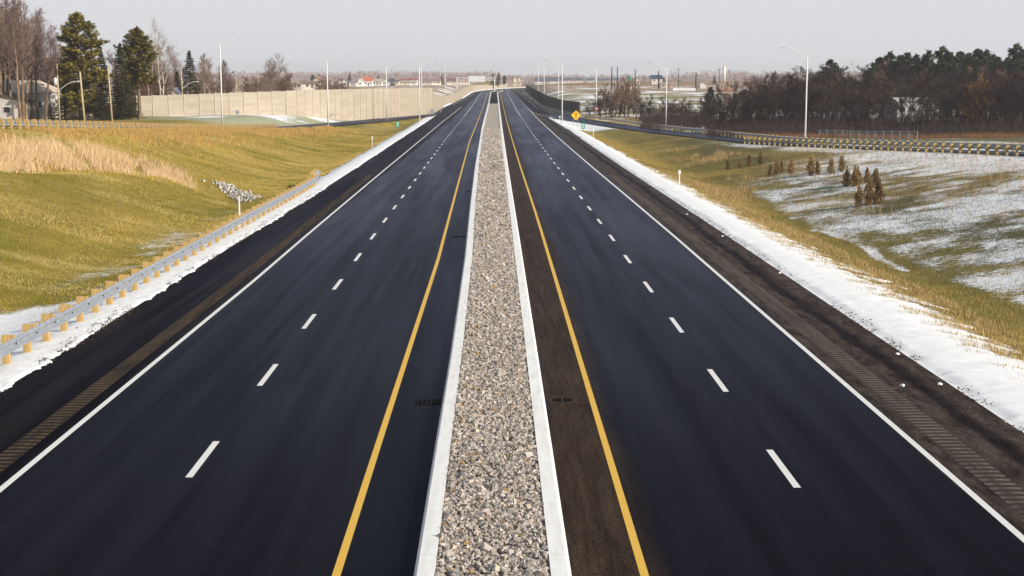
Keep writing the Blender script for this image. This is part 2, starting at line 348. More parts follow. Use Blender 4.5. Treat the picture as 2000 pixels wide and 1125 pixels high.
# ------------------------------------------------------------------ setting: ground
def masks(X, Y):
    n = fbm(X*.11, Y*.11, 21); n2 = fbm(X*.5, Y*.5, 22)
    snow = np.zeros_like(X); uL = EDGE_L(Y)-X; uR = X-EDGE_R(Y)
    # left verge
    k = ss(-.2, .1, uL)*ss(2.6, 1.4, uL); snow = np.maximum(snow, k*.95)
    k = ss(1, 1.6, uL)*ss(7.6, 5.6, uL)*ss(62, 56, Y+uL*.6-2.5); snow = np.maximum(snow, k*np.clip(.95+(n2-.5)*1.9, 0, 1))
    k = ss(2, 3, uL)*ss(8.5, 5.5, uL)*ss(52, 60, Y)*ss(125, 100, Y); snow = np.maximum(snow, k*np.clip(.30+(n-.5)*.8+(n2-.5)*1.0, 0, .5))
    # right verge, far side of the ditch
    k = ss(-.2, .1, uR)*ss(2.9, 1.8, uR)*ss(270, 240, Y); snow = np.maximum(snow, k)
    k = ss(2, 2.6, uR)*ss(6.8, 3.4, uR)*ss(118, 92, Y); snow = np.maximum(snow, k*np.clip(.40+(n2-.5)*1.7, 0, 1))
    k = ss(2.5, 3, uR)*ss(7.5, 5.5, uR)*ss(40, 60, Y)*ss(250, 170, Y); snow = np.maximum(snow, k*np.clip(.27+(n2-.5)*.6, 0, .45))
    XD = ditch_r(Y); RI = RRx(Y)-HWR-1.
    k = ss(XD-.5+(n2-.5)*1.6, XD+1.2+(n2-.5)*1.6, X)*ss(RI+.5, RI-.5, X)*ss(182, 132, Y+np.clip(29-X, 0, 12)*2.4)
    top = ss(.45, .95, (X-XD)/np.maximum(RI-XD, 1))
    snow = np.maximum(snow, k*np.clip(.53+.36*top+(n-.5)*.62+(n2-.5)*.62, .24, .95))
    k = ss(ditch_r(Y)+4, RI-3, X)*ss(110, 150, Y)*ss(235, 190, Y); snow = np.maximum(snow, k*np.clip(.30+.5*top+(n-.5)*.8, 0, .85)*.75)
    far = (Y > 235)*(X > 5)*(X-RRx(Y) < -HWR)*1.; snow = np.maximum(snow, far*ss(255, 285, Y)*.85)
    k = (X > RRx(Y)+HWR)*ss(235, 265, Y)*ss(1300, 800, Y); snow = np.maximum(snow, k*np.clip(.40+(n-.5)*1.3, .1, .8))
    k = (X > RRx(Y)+HWR+2)*ss(300, 200, Y); snow = np.maximum(snow, k*np.clip(.33+(n-.5)*1.2, 0, .7))
    k = (X < RLx(Y)-HWL-1)*ss(262, 280, Y); snow = np.maximum(snow, k*np.clip(.36+(n-.5)*1.5, 0, .8))
    k = ss(-.1, .2, uL)*ss(4.5, 3, uL)*ss(430, 480, Y); snow = np.maximum(snow, k*.9)
    ice = np.exp(-((X-XD-(vn(Y*.22, Y*0, 9)-.5)*1.3)/(.22+.28*vn(Y*.3, Y*0, 10)))**2)*ss(60, 66, Y)*ss(134, 124, Y)*ss(.34, .5, fbm(X*0+3, Y*.2, 9)); snow = np.maximum(snow, ice*.8)
    dull = (X > 0)*ss(2.5, 6, X-XD)*ss(300, 260, Y)
    dull = np.maximum(dull, (X > 0)*ss(4, 8, uR)*.35)
    mound = np.exp(-((X+29.5)/5)**2-((Y-294)/8)**2)
    snow = snow*(1-mound*.95)
    dull = np.maximum(dull, .26*(X < 0)*ss(8, 12, uL)*ss(25, 20, uL)*ss(106, 94, Y)*(.5+n))
    hyd = (1-np.clip(mound*1.6, 0, 1))*(X < RLx(Y)-HWL-1.5)*ss(245, 262, Y)*ss(-72, -55, X)*ss(420, 390, Y)*.75 + (X > 15)*ss(300, 380, Y)*ss(1000, 700, Y)*.35*(n > .4)
    brown = ss(560, 700, Y)*(np.abs(X) > 20)*.85 + (X > RRx(Y)+HWR+3)*ss(220, 232, Y)*ss(420, 300, Y)*.7
    brown = np.maximum(brown, (X < RLx(Y)-HWL-6)*ss(245, 225, Y)*.5)
    return [np.clip(a, 0, 1) for a in (snow, dull, hyd, brown)]
xs = np.concatenate([-np.geomspace(2600, 62, 60), np.arange(-60, -12, .5), np.arange(-12, 12, 1.5), np.arange(12, 56, .45), np.geomspace(57, 2600, 60)])
ysg = [8.]
while ysg[-1] < 2640: ysg.append(ysg[-1] + max(.5, (ysg[-1]-20)*.0075))
ysg = np.array(ysg)
GX, GY = np.meshgrid(xs, ysg); GX = GX + np.where(GY > 700, bend(np.minimum(GY, 1300))*np.clip(1-np.abs(GX)/120, 0, 1), 0)
GZ = terr(GX, GY)
nx, ny = len(xs), len(ysg); idx = np.arange(nx*ny).reshape(ny, nx)
Q = np.stack([idx[:-1,:-1], idx[:-1,1:], idx[1:,1:], idx[1:,:-1]], -1).reshape(-1, 4)
me = bigmesh('ground', np.stack([GX, GY, GZ], -1).reshape(-1, 3), Q, MAT_GROUND, True)
for nme, a in zip(('snow','dull','hydro','brown'), masks(GX, GY)):
    at_ = me.attributes.new(nme, 'FLOAT', 'POINT'); at_.data.foreach_set('value', a.ravel().astype(np.float32))
tag(link('ground', me), kind='structure')

# ------------------------------------------------------------------ roads
def ysamp(y0, y1, near=.5, k=.02):
    o = [y0]
    while o[-1] < y1: o.append(min(y1, o[-1] + max(near, k*(o[-1]-20))))
    return np.array(o)
def strip(name, fa, fb, y0, y1, zf, mat, near=2., k=.03, cols=2):
    Y = ysamp(y0, y1, near, k); t = np.linspace(0, 1, cols)[None]
    a = fa(Y)[:,None]; b = fb(Y)[:,None]; X = a*(1-t)+b*t; YY = np.repeat(Y[:,None], cols, 1); Z = np.repeat(zf(Y)[:,None], cols, 1)
    i = np.arange(len(Y)*cols).reshape(-1, cols); Q = np.stack([i[:-1,:-1], i[:-1,1:], i[1:,1:], i[1:,:-1]], -1).reshape(-1, 4)
    return bigmesh(name, np.stack([X, YY, Z], -1).reshape(-1, 3), Q, mat)
def structure(name, me): return tag(link(name, me), kind='structure')
structure('road', strip('road', EDGE_L, EDGE_R, 8, 2200, zr, MAT_ROAD, 2, .02, 12))
low = lambda Y: np.minimum(0, -.02*ss(325, 360, Y))
structure('ramp_road', strip('ramp_road', lambda Y: RLx(Y)-HWL, lambda Y: RLx(Y)+HWL, 30, 520, lambda Y: RLz(Y)-.03*ss(330, 400, Y), MAT_RAMP, 3, .03, 4))
structure('ramp_road', strip('ramp_road', lambda Y: RRx(Y)-HWR, lambda Y: RRx(Y)+HWR, 30, 480, lambda Y: RRz(Y)-.03*ss(320, 360, Y), MAT_RAMP, 3, .03, 4))
def lines(name, specs, mat):
    V = []; Q = []; n = 0
    for f, wd, y0, y1 in specs:
        Y = ysamp(y0, y1, 3., .03) if y1-y0 > 4 else np.array([y0, y1])
        X = f(Y); z = zr(Y)+.006
        v = np.stack([np.stack([X-wd/2, Y, z], -1), np.stack([X+wd/2, Y, z], -1)], 1).reshape(-1, 3)
        i = np.arange(len(Y)-1)*2+n; V.append(v); Q.append(np.stack([i, i+1, i+3, i+2], -1)); n += len(v)
    return structure(name, bigmesh(name, np.concatenate(V), np.concatenate(Q), mat))
lines('yellow_edge_line', [(YEL_L, .145, 8, 1500)], MAT_YELLOW)
lines('yellow_edge_line', [(YEL_R, .145, 8, 1500)], MAT_YELLOW)
lines('white_edge_line', [(WHITE_L, .15, 8, 478)], MAT_WHITE)
lines('white_edge_line', [(lambda Y: EDGE_L(Y)+1.2, .15, 510, 1500)], MAT_WHITE)
lines('white_edge_line', [(WHITE_R, .15, 8, 420), (WHITE_R, .3, 420, 590), (WHITE_R, .16, 590, 1500)], MAT_WHITE)
lines('white_lane_line', [(DASH_L, .15, 31.1+9.22*k-1.53, 31.1+9.22*k+1.53) for k in range(-2, 35)] + [(DASH_L, .13, 352, 1500)], MAT_WHITE)
lines('white_lane_line', [(DASH_R, .15, 30.2+9.22*k-1.53, 30.2+9.22*k+1.53) for k in range(-2, 36)] + [(DASH_R, .13, 358, 1500)], MAT_WHITE)
lines('white_edge_line', [(lambda Y: np.maximum(RRx(Y)-HWR+.5, WHITE_R(Y)+.2), .15, 346, 436)], MAT_WHITE)
lines('white_edge_line', [(lambda Y: np.interp(Y, [330,346,397,480,560,700,900], [18.4,17.0,14.1,12.6,13.0,12.9,13.2])+bend(Y), .15, 352, 1200)], MAT_WHITE)
# rumble strips: milled ridges across the hard shoulders
def rumble_m(name, c0, c1):
    m = M(name, .9, .1); v = m.coord(); X, Y, Z = m.sep(v)
    g = m.ma('SINE', m.ma('MULTIPLY', Y, 2*math.pi/.32)); n = m.noise(m.scale(v, (3, .25, 1)), 1, 5, .65); n2 = m.noise(v, 18, 3, .7)
    k = m.ma('MULTIPLY', m.rng(g, -.2, .6), m.rng(n, .3, .6)); k = m.ma('MULTIPLY', k, m.rng(n2, .3, .55, .35, 1))
    m.col(m.mix(k, c0, c1)); return m.m
def rumble(xa, xb, mat, y1):
    Y = np.arange(12, y1, .04); cols = 5; t = np.linspace(0, 1, cols)[None]
    a = xa(Y)[:,None]; b = xb(Y)[:,None]; X = a*(1-t)+b*t
    prof = np.array([0,1,1,1,0])[None]
    Z = zr(Y)[:,None] + .005 + prof*(.006+.006*np.sin(Y*2*np.pi/.32))[:,None]; YY = np.repeat(Y[:,None], cols, 1)
    i = np.arange(len(Y)*cols).reshape(-1, cols); Q = np.stack([i[:-1,:-1], i[:-1,1:], i[1:,1:], i[1:,:-1]], -1).reshape(-1, 4)
    return structure('rumble_strip', bigmesh('rumble_strip', np.stack([X, YY, Z], -1).reshape(-1, 3), Q, mat, True))
rumble(lambda Y: WHITE_L(Y)-.95, lambda Y: WHITE_L(Y)-.42, rumble_m('left rumble', (.014,.011,.009), (.12,.078,.043)), 130)
rumble(lambda Y: WHITE_R(Y)+.48, lambda Y: WHITE_R(Y)+1.12, rumble_m('right rumble', (.040,.030,.024), (.15,.115,.095)), 130)
# kerbs with a battered outer face and rounded nose
def kerb(fo, fi, sgn, y1):
    Y = ysamp(8, y1, 1., .03); o = fo(Y); i = fi(Y); z = zr(Y)
    prof = [(0,-.05),(0,.02),(.05,.155),(.075,.175),(1,.178),(1,.02)]
    V = []
    for k, (t, h) in enumerate(prof):
        X = (o - sgn*(-t)) if k in (2,3) else o+(i-o)*t
        if k in (2,3): X = o + np.sign(i-o)*t
        V.append(np.stack([X, Y, z+h], -1))
    V = np.stack(V, 1); n = len(prof); ii = np.arange(len(Y)*n).reshape(-1, n)
    Q = np.stack([ii[:-1,:-1], ii[:-1,1:], ii[1:,1:], ii[1:,:-1]], -1).reshape(-1, 4)
    structure('kerb', bigmesh('kerb', V.reshape(-1, 3), Q, MAT_KERB))
kerb(KERB_LO, KERB_LI, 1, 1000); kerb(KERB_RO, KERB_RI, -1, 1000)
structure('gravel_bed', strip('gravel_bed', KERB_LI, KERB_RI, 8, 532, lambda Y: zr(Y)+.085, gravel_m('gravel bed', False), 1, .03, 4))
structure('median_soil', strip('median_soil', KERB_LI, KERB_RI, 532, 1000, lambda Y: zr(Y)+.05, plain('dark wet soil', (.004,.004,.0035), .9, .02, .5, .6), 4, .03, 4))
# loose crushed stones of the median
def stones():
    base = np.array([(-1,-1,-1),(1,-1,-1),(1,1,-1),(-1,1,-1),(-.75,-.75,1),(.75,-.75,1),(.75,.75,1),(-.75,.75,1)], float)*.5
    fq = np.array([(0,3,2,1),(4,5,6,7),(0,1,5,4),(1,2,6,5),(2,3,7,6),(3,0,4,7)])
    P = []
    for y0, y1, den, sz in ((21,45,300,.052),(45,75,185,.062),(75,130,80,.085),(130,260,36,.12)):
        n = int((y1-y0)*2.1*den); Y = rng.uniform(y0, y1, n); t = rng.uniform(.015, .985, n)
        a = KERB_LI(Y); b = KERB_RI(Y); X = a+(b-a)*t; s = sz*rng.lognormal(0, .24, n)
        P.append(np.stack([X, Y, zr(Y)+.095+rng.uniform(0, .065, n), s], -1))
    P = np.concatenate(P); n = len(P)
    v = base[None]*(1+rng.uniform(-.45, .45, (n,8,3)))*P[:,None,3:4]*rng.uniform(.65, 1.55, (n,1,3))
    q = rng.normal(size=(n,4)); q /= np.linalg.norm(q, axis=1)[:,None]; a, b, c, d = q.T
    Rm = np.stack([1-2*(c*c+d*d), 2*(b*c-a*d), 2*(b*d+a*c), 2*(b*c+a*d), 1-2*(b*b+d*d), 2*(c*d-a*b), 2*(b*d-a*c), 2*(c*d+a*b), 1-2*(b*b+c*c)], -1).reshape(n,3,3)
    v = np.einsum('nij,nkj->nki', Rm, v)+P[:,None,:3]
    Q = (fq[None]+np.arange(n)[:,None,None]*8).reshape(-1, 4)
    me = bigmesh('median_gravel', v.reshape(-1, 3), Q, gravel_m('crushed stone', True))
    g = rng.uniform(.22, .58, n); warm = rng.uniform(0, 1, n); ocr = rng.uniform(0, 1, n) > .96
    c = np.stack([g*1.06, g*(.965-.06*warm), g*(.91-.16*warm), np.ones(n)], -1); c[ocr] = np.array([.40,.27,.13,1])*rng.uniform(.7, 1.2, (ocr.sum(),1)); c[:,3] = 1
    ca = me.color_attributes.new('col', 'FLOAT_COLOR', 'POINT'); ca.data.foreach_set('color', np.repeat(c, 8, 0).astype(np.float32).ravel())
    tag(link('median_gravel', me), 'pale crushed stones filling the median between the two white kerbs', 'gravel', kind='stuff')
stones()
# dark grit and crumbs of soil along the inner edge of the snow
def grit():
    base = np.array([(-1,-1,0),(1,-1,0),(1,1,0),(-1,1,0),(0,0,1.2)], float)*.5; P = []
    for fe, sg, n in ((EDGE_L, -1, 2600), (EDGE_R, 1, 1500)):
        Y = 33+rng.beta(1, 2.2, n)*110; u = rng.normal(.02, .16, n); ok = vn(Y*.9, Y*0, 91) > .42; Y = Y[ok]; u = u[ok]; X = fe(Y)+sg*u
        P.append(np.stack([X, Y, zr(Y)+.012+np.clip(u, 0, .5)*.25, rng.uniform(.02, .06, len(Y))], -1))
    P = np.concatenate(P); n = len(P); v = base[None]*(1+rng.uniform(-.4, .4, (n,5,3)))*P[:,None,3:4]+P[:,None,:3]
    Q = (np.array([(0,1,4),(1,2,4),(2,3,4),(3,0,4)])[None]+np.arange(n)[:,None,None]*5).reshape(-1, 3)
    tag(link('roadside_grit', bigmesh('roadside_grit', v.reshape(-1, 3), Q, plain('dark grit', (.05,.036,.026), .95, .05, .5, 9))), 'dark grit and soil crumbs along the edge of the shoulder snow', 'grit', kind='stuff')
grit()
# snow banks along the two shoulders
def snowbank(fe, sg, width, y0, y1, seed, hgt, patch):
    Y = [y0]
    while Y[-1] < y1: Y.append(Y[-1]+max(.11, (Y[-1]-30)*.0032))
    Y = np.array(Y); cols = 34; t = np.linspace(0, 1, cols)[None]**1.15
    jag = (fbm(Y*1.4, Y*0+seed, seed, 5)-.5)*.42 + (fbm(Y*5.5, Y*0+seed, seed+2, 3)-.5)*.26 + (vn(Y*.18, Y*0, seed+5)-.5)*.35
    U = -jag[:,None]*(1-t)*.9 + t*(width(Y))[:,None]; YY = np.repeat(Y[:,None], cols, 1)
    X = fe(YY)+sg*U
    lump = fbm(X*1.6, YY*1.6, seed+9, 5); fine = fbm(X*6, YY*6, seed+12, 3)
    ease = ss(0, .09, t)*1.0
    base = np.where(U < .05, zr(YY)+.004, terr(X, YY))
    hh = hgt*(.6+.5*(lump-.5)) + (fine-.5)*.035
    out = ss(.45, 1, t)
    hh = hh*(1-out*.6) - out*patch*np.clip((fbm(X*.9, YY*2.2, seed+33, 5)-.44)*2.6+out*.45-.1, -.02, .5)
    Z = base + ease*hh - (1-ease)*.03
    i = np.arange(len(Y)*cols).reshape(-1, cols); Q = np.stack([i[:-1,:-1], i[:-1,1:], i[1:,1:], i[1:,:-1]], -1).reshape(-1, 4)
    structure('snow', bigmesh('snow', np.stack([X, YY, Z], -1).reshape(-1, 3), Q, MAT_SNOW, True))
snowbank(EDGE_L, -1, lambda Y: np.interp(Y, [0,55,110,150,300], [2.6,2.3,2.5,3.0,2.6]), 32, 320, 41, .11, .5)
snowbank(EDGE_R, 1, lambda Y: np.interp(Y, [0,60,100,160,240], [6.3,5.5,4.6,3.5,2.6]), 30, 270, 57, .12, .9)
snowbank(lambda Y: EDGE_L(Y)-.3, -1, lambda Y: Y*0+2.4, 470, 1500, 77, .55, .0)
# clods of snow rolled onto the asphalt
def clods():
    spots = [(12.0,43.2),(11.95,38.8),(12.05,62),(11.9,77),(11.7,90),(10.9,38.6)]
    for i, (x, y) in enumerate(spots):
        s = .07
        m = MB(); n = 7; v = []; f = []
        for a in range(4):
            th = a/3*math.pi*.5
            for k in range(n):
                p = 2*math.pi*k/n; r = s*math.cos(th)*(1+.3*math.sin(3.1*k+i+a)); v.append((r*math.cos(p), r*1.3*math.sin(p), s*.8*math.sin(th)))
        for a in range(3):
            for k in range(n): f.append((a*n+k, a*n+(k+1) % n, (a+1)*n+(k+1) % n, (a+1)*n+k))
        m.add(v, f); o = m.build('snow_clod', MAT_SNOW, loc=(x, y, float(zr(y))+.002), smooth=True)
        tag(o, 'small clod of snow lying on the dark right shoulder', 'snow clod', 'snow clods on the right shoulder')
clods()

# ------------------------------------------------------------------ grass blades (stuff)
def blades(name, X, Y, hmin, hmax, cols, lean, label, width=.012, per=4, spread=.10):
    n = len(X); Z = terr(X, Y)
    X = np.repeat(X, per)+rng.normal(0, spread, n*per); Y = np.repeat(Y, per)+rng.normal(0, spread, n*per); Z = np.repeat(Z, per); cols = np.repeat(cols, per, 0)
    n *= per; h = rng.uniform(hmin, hmax, n); a = rng.uniform(0, 2*np.pi, n); wd = width*rng.uniform(.6, 1.5, n)
    lx = rng.normal(0, .35, n)*h + lean[0]*h; ly = rng.normal(0, .35, n)*h + lean[1]*h
    b0 = np.stack([X-np.cos(a)*wd, Y-np.sin(a)*wd, Z-.03], -1); b1 = np.stack([X+np.cos(a)*wd, Y+np.sin(a)*wd, Z-.03], -1)
    tp = np.stack([X+lx, Y+ly, Z+h], -1)
    V = np.stack([b0, b1, tp], 1).reshape(-1, 3); Q = np.arange(n*3).reshape(-1, 3)
    me = bigmesh(name, V, Q, MAT_BLADE)
    c = np.repeat(cols*rng.uniform(.7, 1.3, (n,1)), 3, 0); c = np.concatenate([c, np.ones((len(c),1))], 1)
    ca = me.color_attributes.new('col', 'FLOAT_COLOR', 'POINT'); ca.data.foreach_set('color', c.astype(np.float32).ravel())
    tag(link(name, me), label, 'grass', kind='stuff')
def pick(n, A, B, k): return A[None]*(1-k[:,None])+B[None]*k[:,None]
ar = np.array
# left slope
n = 165000; Y = 45+rng.beta(1, 1.5, n)*215; u = rng.uniform(2.2, 27, n); X = EDGE_L(Y)-u
ok = (X > RLx(Y)+HWL+1.0)&(X > -.345*Y-1.5); X = X[ok]; Y = Y[ok]; sn = masks(X, Y)[0]; ok = rng.uniform(0, 1, len(X)) > sn*1.15; X = X[ok]; Y = Y[ok]
g = fbm(X*.1, Y*.1, 71)-.14*ss(8, 11, EDGE_L(Y)-X)*ss(24, 20, EDGE_L(Y)-X)*ss(103, 92, Y)+.08*ss(6, 3, EDGE_L(Y)-X); k = ss(.38, .60, g+rng.normal(0, .05, len(X))); c = pick(len(X), ar([.22,.185,.024]), ar([.46,.33,.085]), k)
st = ss(.52, .7, fbm(X*.2+7, Y*.45, 72)); c = c*(1-st[:,None]*.6)+ar([.58,.44,.18])*st[:,None]*.6
blades('grass', X, Y, .04, .13, c, (.1,.15), 'short olive and golden grass covering the left embankment', .011, 4, .12)
# right verge and slope
n = 150000; Y = 45+rng.beta(1, 1.4, n)*200; X = rng.uniform(14.2, 50, n)
ok = (X < RRx(Y)-HWR-.6)&(X < .365*Y+2); X = X[ok]; Y = Y[ok]; sn = masks(X, Y)[0]
stk = fbm(X*.8+3, Y*2.6, 75, 4)
ok = (rng.uniform(0, 1, len(X)) > ss(.1, 1.15, sn)*1.0)|((stk > .60)&(rng.uniform(0, 1, len(X)) > .55)&(sn < .9)); X = X[ok]; Y = Y[ok]
g = fbm(X*.12, Y*.12, 73); near = ss(1.6, -.4, X-ditch_r(Y)); k = np.clip(ss(.38, .62, g)+near*.55, 0, 1)
c = pick(len(X), ar([.115,.105,.034]), ar([.34,.245,.075]), k)
blades('grass', X, Y, .04, .14, c, (-.12,.1), 'dull green and straw grass poking through the snow right of the road', .011, 4, .12)
n = 16000; Y = 32+rng.beta(1, 1.6, n)*120; u = rng.uniform(2.0, 6.6, n); X = EDGE_R(Y)+u; q = fbm(X*.8, Y*2.0, 93, 4); ok = (q > .60-.05*(u-2.))&(q < .9); X = X[ok]; Y = Y[ok]
blades('grass', X, Y, .12, .26, np.tile(ar([.42,.30,.13]), (len(X),1)), (-.1,.05), 'straw coloured grass breaking through the snow of the right verge', .010, 5, .09)
# tall straw in the swale, and along the top of the left bank
n = 40000; seg = rng.integers(2, len(CH)-1, n); t = rng.uniform(0, 1, n); t = np.where(seg == 2, .25+.75*t, t); P = CH[seg]*(1-t[:,None])+CH[seg+1]*t[:,None]
P = P+np.stack([rng.normal(0, .85, n), rng.normal(0, 1.1, n)], -1)+ar([-1.5,.8]); ok = (fbm(P[:,0]*.35, P[:,1]*.35, 81) > .40)&(P[:,0] > RLx(P[:,1])+HWL+2); P = P[ok][:7000]
blades('tall_dry_grass', P[:,0], P[:,1], .35, .95, np.tile(ar([.68,.49,.285]), (len(P),1)), (-.08,.1), 'tall pale straw coloured grass standing in the hollow of the left slope', .014, 5, .16)
n = 26000; Y = rng.uniform(95, 262, n); X = RLx(Y)+HWL+1.9+rng.gamma(1.6, 1.7, n); ok = (X < EDGE_L(Y)-7)&(fbm(X*.25, Y*.15, 83) > .43); X = X[ok]; Y = Y[ok]
c = pick(len(X), ar([.52,.34,.11]), ar([.40,.25,.085]), rng.uniform(0, 1, len(X)))
blades('tall_dry_grass', X, Y, .2, .5, c, (.05,.1), 'rusty dry grass along the top of the left bank below the guardrail', .016, 4, .16)
n = 5000; Y = rng.uniform(112, 200, n); X = rng.uniform(17, 30, n); ok = (fbm(X*.16, Y*.12, 86) > .60); X = X[ok]; Y = Y[ok]
blades('tall_dry_grass', X, Y, .25, .75, np.tile(ar([.40,.27,.13]), (len(X),1)), (.1,.1), 'pale reed tufts beside the frozen ditch on the right', .013, 5, .14)
# thin dry weed stems on the right slope
n = 620; Y = rng.uniform(84, 150, n); X = rng.uniform(24, 42, n); ok = (fbm(X*.15, Y*.12, 88) > .42)&(X < RRx(Y)-HWR-3)
X = X[ok]; Y = Y[ok]
blades('dry_weeds', X, Y, .5, 1.3, np.tile(ar([.38,.25,.155]), (len(X),1)), (.02,.02), 'thin brown weed stems standing in the snow on the right slope', .012, 3, .25)
# riprap in the runnel at the foot of the left slope
def riprap():
    n = 330; t = rng.uniform(0, 1, n); A, B = ar(hit(496, 386)), ar(hit(428, 357)); P = A+(B-A)*t[:,None]+rng.normal(0, .32, (n,2))
    base = np.array([(-1,-1,-1),(1,-1,-1),(1,1,-1),(-1,1,-1),(-.7,-.7,1),(.7,-.7,1),(.7,.7,1),(-.7,.7,1)], float)*.5
    fq = np.array([(0,3,2,1),(4,5,6,7),(0,1,5,4),(1,2,6,5),(2,3,7,6),(3,0,4,7)])
    s = rng.uniform(.09, .23, n); v = base[None]*(1+rng.uniform(-.4, .4, (n,8,3)))*s[:,None,None]
    a = rng.uniform(0, 6.28, n); ca, sa = np.cos(a)[:,None], np.sin(a)[:,None]
    v = np.stack([v[:,:,0]*ca-v[:,:,1]*sa, v[:,:,0]*sa+v[:,:,1]*ca, v[:,:,2]], -1)
    v += np.stack([P[:,0], P[:,1], terr(P[:,0], P[:,1])+.05], -1)[:,None]
    Q = (fq[None]+np.arange(n)[:,None,None]*8).reshape(-1, 4)
    me = bigmesh('riprap', v.reshape(-1, 3), Q, plain('pale rock', (.42,.395,.36), .9, .1, .5, 4))
    tag(link('riprap', me), 'pale broken rocks spilled in the gully at the foot of the left slope', 'rocks', kind='stuff')
riprap()

# ------------------------------------------------------------------ guardrails
def wbeam(pts, side):
    """W profile swept along pts (list of (x,y,z) of rail centre); side = unit sign of the traffic side"""
    prof = [(0,.18),(.03,.178),(.10,.135),(.10,.08),(.02,.03),(-.01,.0),(.02,-.03),(.10,-.08),(.10,-.135),(.03,-.178),(0,-.18)]
    P = np.array(pts, float); T = np.gradient(P[:,:2], axis=0); T /= np.linalg.norm(T, axis=1)[:,None]
    N = np.stack([T[:,1], -T[:,0]], -1)*side     # to the right of travel
    V = []
    for thick in (0, -.006):
        for o, h in prof:
            V.append(np.stack([P[:,0]+N[:,0]*(o+thick), P[:,1]+N[:,1]*(o+thick), P[:,2]+h], -1))
    V = np.stack(V, 1); n = len(prof); m = 2*n; ii = np.arange(len(P)*m).reshape(-1, m); Q = []
    for k in list(range(n-1))+list(range(n, m-1)): Q.append(np.stack([ii[:-1,k], ii[:-1,k+1], ii[1:,k+1], ii[1:,k]], -1))
    for a, b in ((0, n), (n-1, m-1)): Q.append(np.stack([ii[:-1,a], ii[:-1,b], ii[1:,b], ii[1:,a]], -1))
    return V.reshape(-1, 3), np.concatenate(Q)
def _bb(x0,x1,y0,y1,z0,z1,b=.012):
    m = MB(); m.add([(x0,y0,z0),(x1,y0,z0),(x1,y1,z0),(x0,y1,z0),(x0,y0,z1-b),(x1,y0,z1-b),(x1,y1,z1-b),(x0,y1,z1-b),(x0+b,y0+b,z1),(x1-b,y0+b,z1),(x1-b,y1-b,z1),(x0+b,y1-b,z1)],
        [(0,3,2,1),(0,1,5,4),(1,2,6,5),(2,3,7,6),(3,0,4,7),(4,5,9,8),(5,6,10,9),(6,7,11,10),(7,4,8,11),(8,9,10,11)]); return m
def guardrail(label, fx, fz, y0, y1, side, group=None, top=.74, post_h=.84, wood=None, spacing=1.905, flare=0, keep=100, bolts=False):
    wood = wood or MAT_WOOD
    Y = [y0]
    while Y[-1] < y1:
        s = (float(fx(Y[-1]+.5))-float(fx(Y[-1])))/.5; Y.append(Y[-1]+spacing/math.sqrt(1+s*s))
    Y = np.array(Y); X = np.array([float(fx(y)) for y in Y]); Z = np.array([float(fz(x, y)) for x, y in zip(X, Y)])
    if flare: X = X + flare*ss(y1-9, y1, Y)**2
    root = empty('guardrail', (X[0], Y[0], Z[0]), 0, label, 'guardrail', group); o0 = np.array([X[0], Y[0], Z[0]])
    pts = np.stack([X, Y, Z+top-.155], -1)-o0
    Yf = np.linspace(0, len(Y)-1, (len(Y)-1)*4+1); pf = np.stack([np.interp(Yf, np.arange(len(Y)), pts[:,i]) for i in range(3)], -1)
    V, Qd = wbeam(pf, side); link('rail', bigmesh('rail', V, Qd, MAT_STEEL, False), root)
    # overlapping splice plates every second bay
    pm = _bb(-.10,.10,-.09,.09,-1.0,post_h).mesh('post', wood); bm_ = _bb(-.09,.09,-.075,.075,top-.34,post_h-.005).mesh('blockout', wood)
    bolt = MB().tube([(0,0,0),(.03,0,0)], .035, 8).mesh('bolt', MAT_DARK)
    rest = MB()
    ang = np.arctan2(np.gradient(Y), np.gradient(X))-math.pi/2
    for i in range(len(Y)):
        a = ang[i]; nx_, ny_ = math.cos(a)*side, math.sin(a)*side
        px, py = pts[i,0]-nx_*.29, pts[i,1]-ny_*.29; pz = pts[i,2]-top+.155
        if i < keep:
            p = link('post', pm, root, (px, py, pz+random.uniform(-.02,.02))); p.rotation_euler = (random.uniform(-.015,.015), random.uniform(-.015,.015), a+random.uniform(-.04,.04))
            b = link('blockout', bm_, p, (.19*side, 0, 0))
            if bolts: link('bolt', bolt, b, (.10*side, 0, top-.155))
        else:
            rest.box(px-.1, px+.1, py-.09, py+.09, pz-.6, pz+post_h); rest.box(px-.09+.19*side, px+.09+.19*side, py-.07, py+.07, pz+top-.34, pz+post_h-.004)
    if rest.v: tag(rest.build('far_posts', wood, root), kind='stuff')
    # buried-in end shoe
    e = MB(); n = np.array([math.cos(ang[-1])*side, math.sin(ang[-1])*side]); q = pts[-1]
    e.tube([(q[0], q[1]-.1, q[2]+.0), (q[0]+n[0]*.03, q[1]+.35, q[2])], [.16,.14], 10); e.build('end_piece', MAT_STEEL, root)
    return root
guardrail('grey guardrail on pale timber posts along the snowy left shoulder', lambda y: EDGE_L(y)-.78, lambda x, y: float(zr(y))+.03, 30.5, 122, 1, flare=-.9, bolts=True)
GL = 'guardrails along the entry ramps'
guardrail('near guardrail of the left ramp above the golden grass bank', lambda y: RLx(y)+HWL+.55, lambda x, y: float(RLz(y))-.05, 106, 232, -1)
guardrail('far guardrail of the left ramp, glimpsed through the row of timber posts', lambda y: RLx(y)-HWL-.5, lambda x, y: float(RLz(y))-.05, 118, 200, 1)
guardrail('near guardrail of the right ramp, ending abruptly above the snowy slope', lambda y: RRx(y)-HWR-.55, lambda x, y: float(RRz(y))-.05, 110, 199, 1, wood=MAT_WOOD2)
guardrail('long far guardrail of the right ramp in front of the dark thicket', lambda y: RRx(y)+HWR+.55, lambda x, y: float(RRz(y))-.05, 112, 340, -1, wood=MAT_WOOD2)

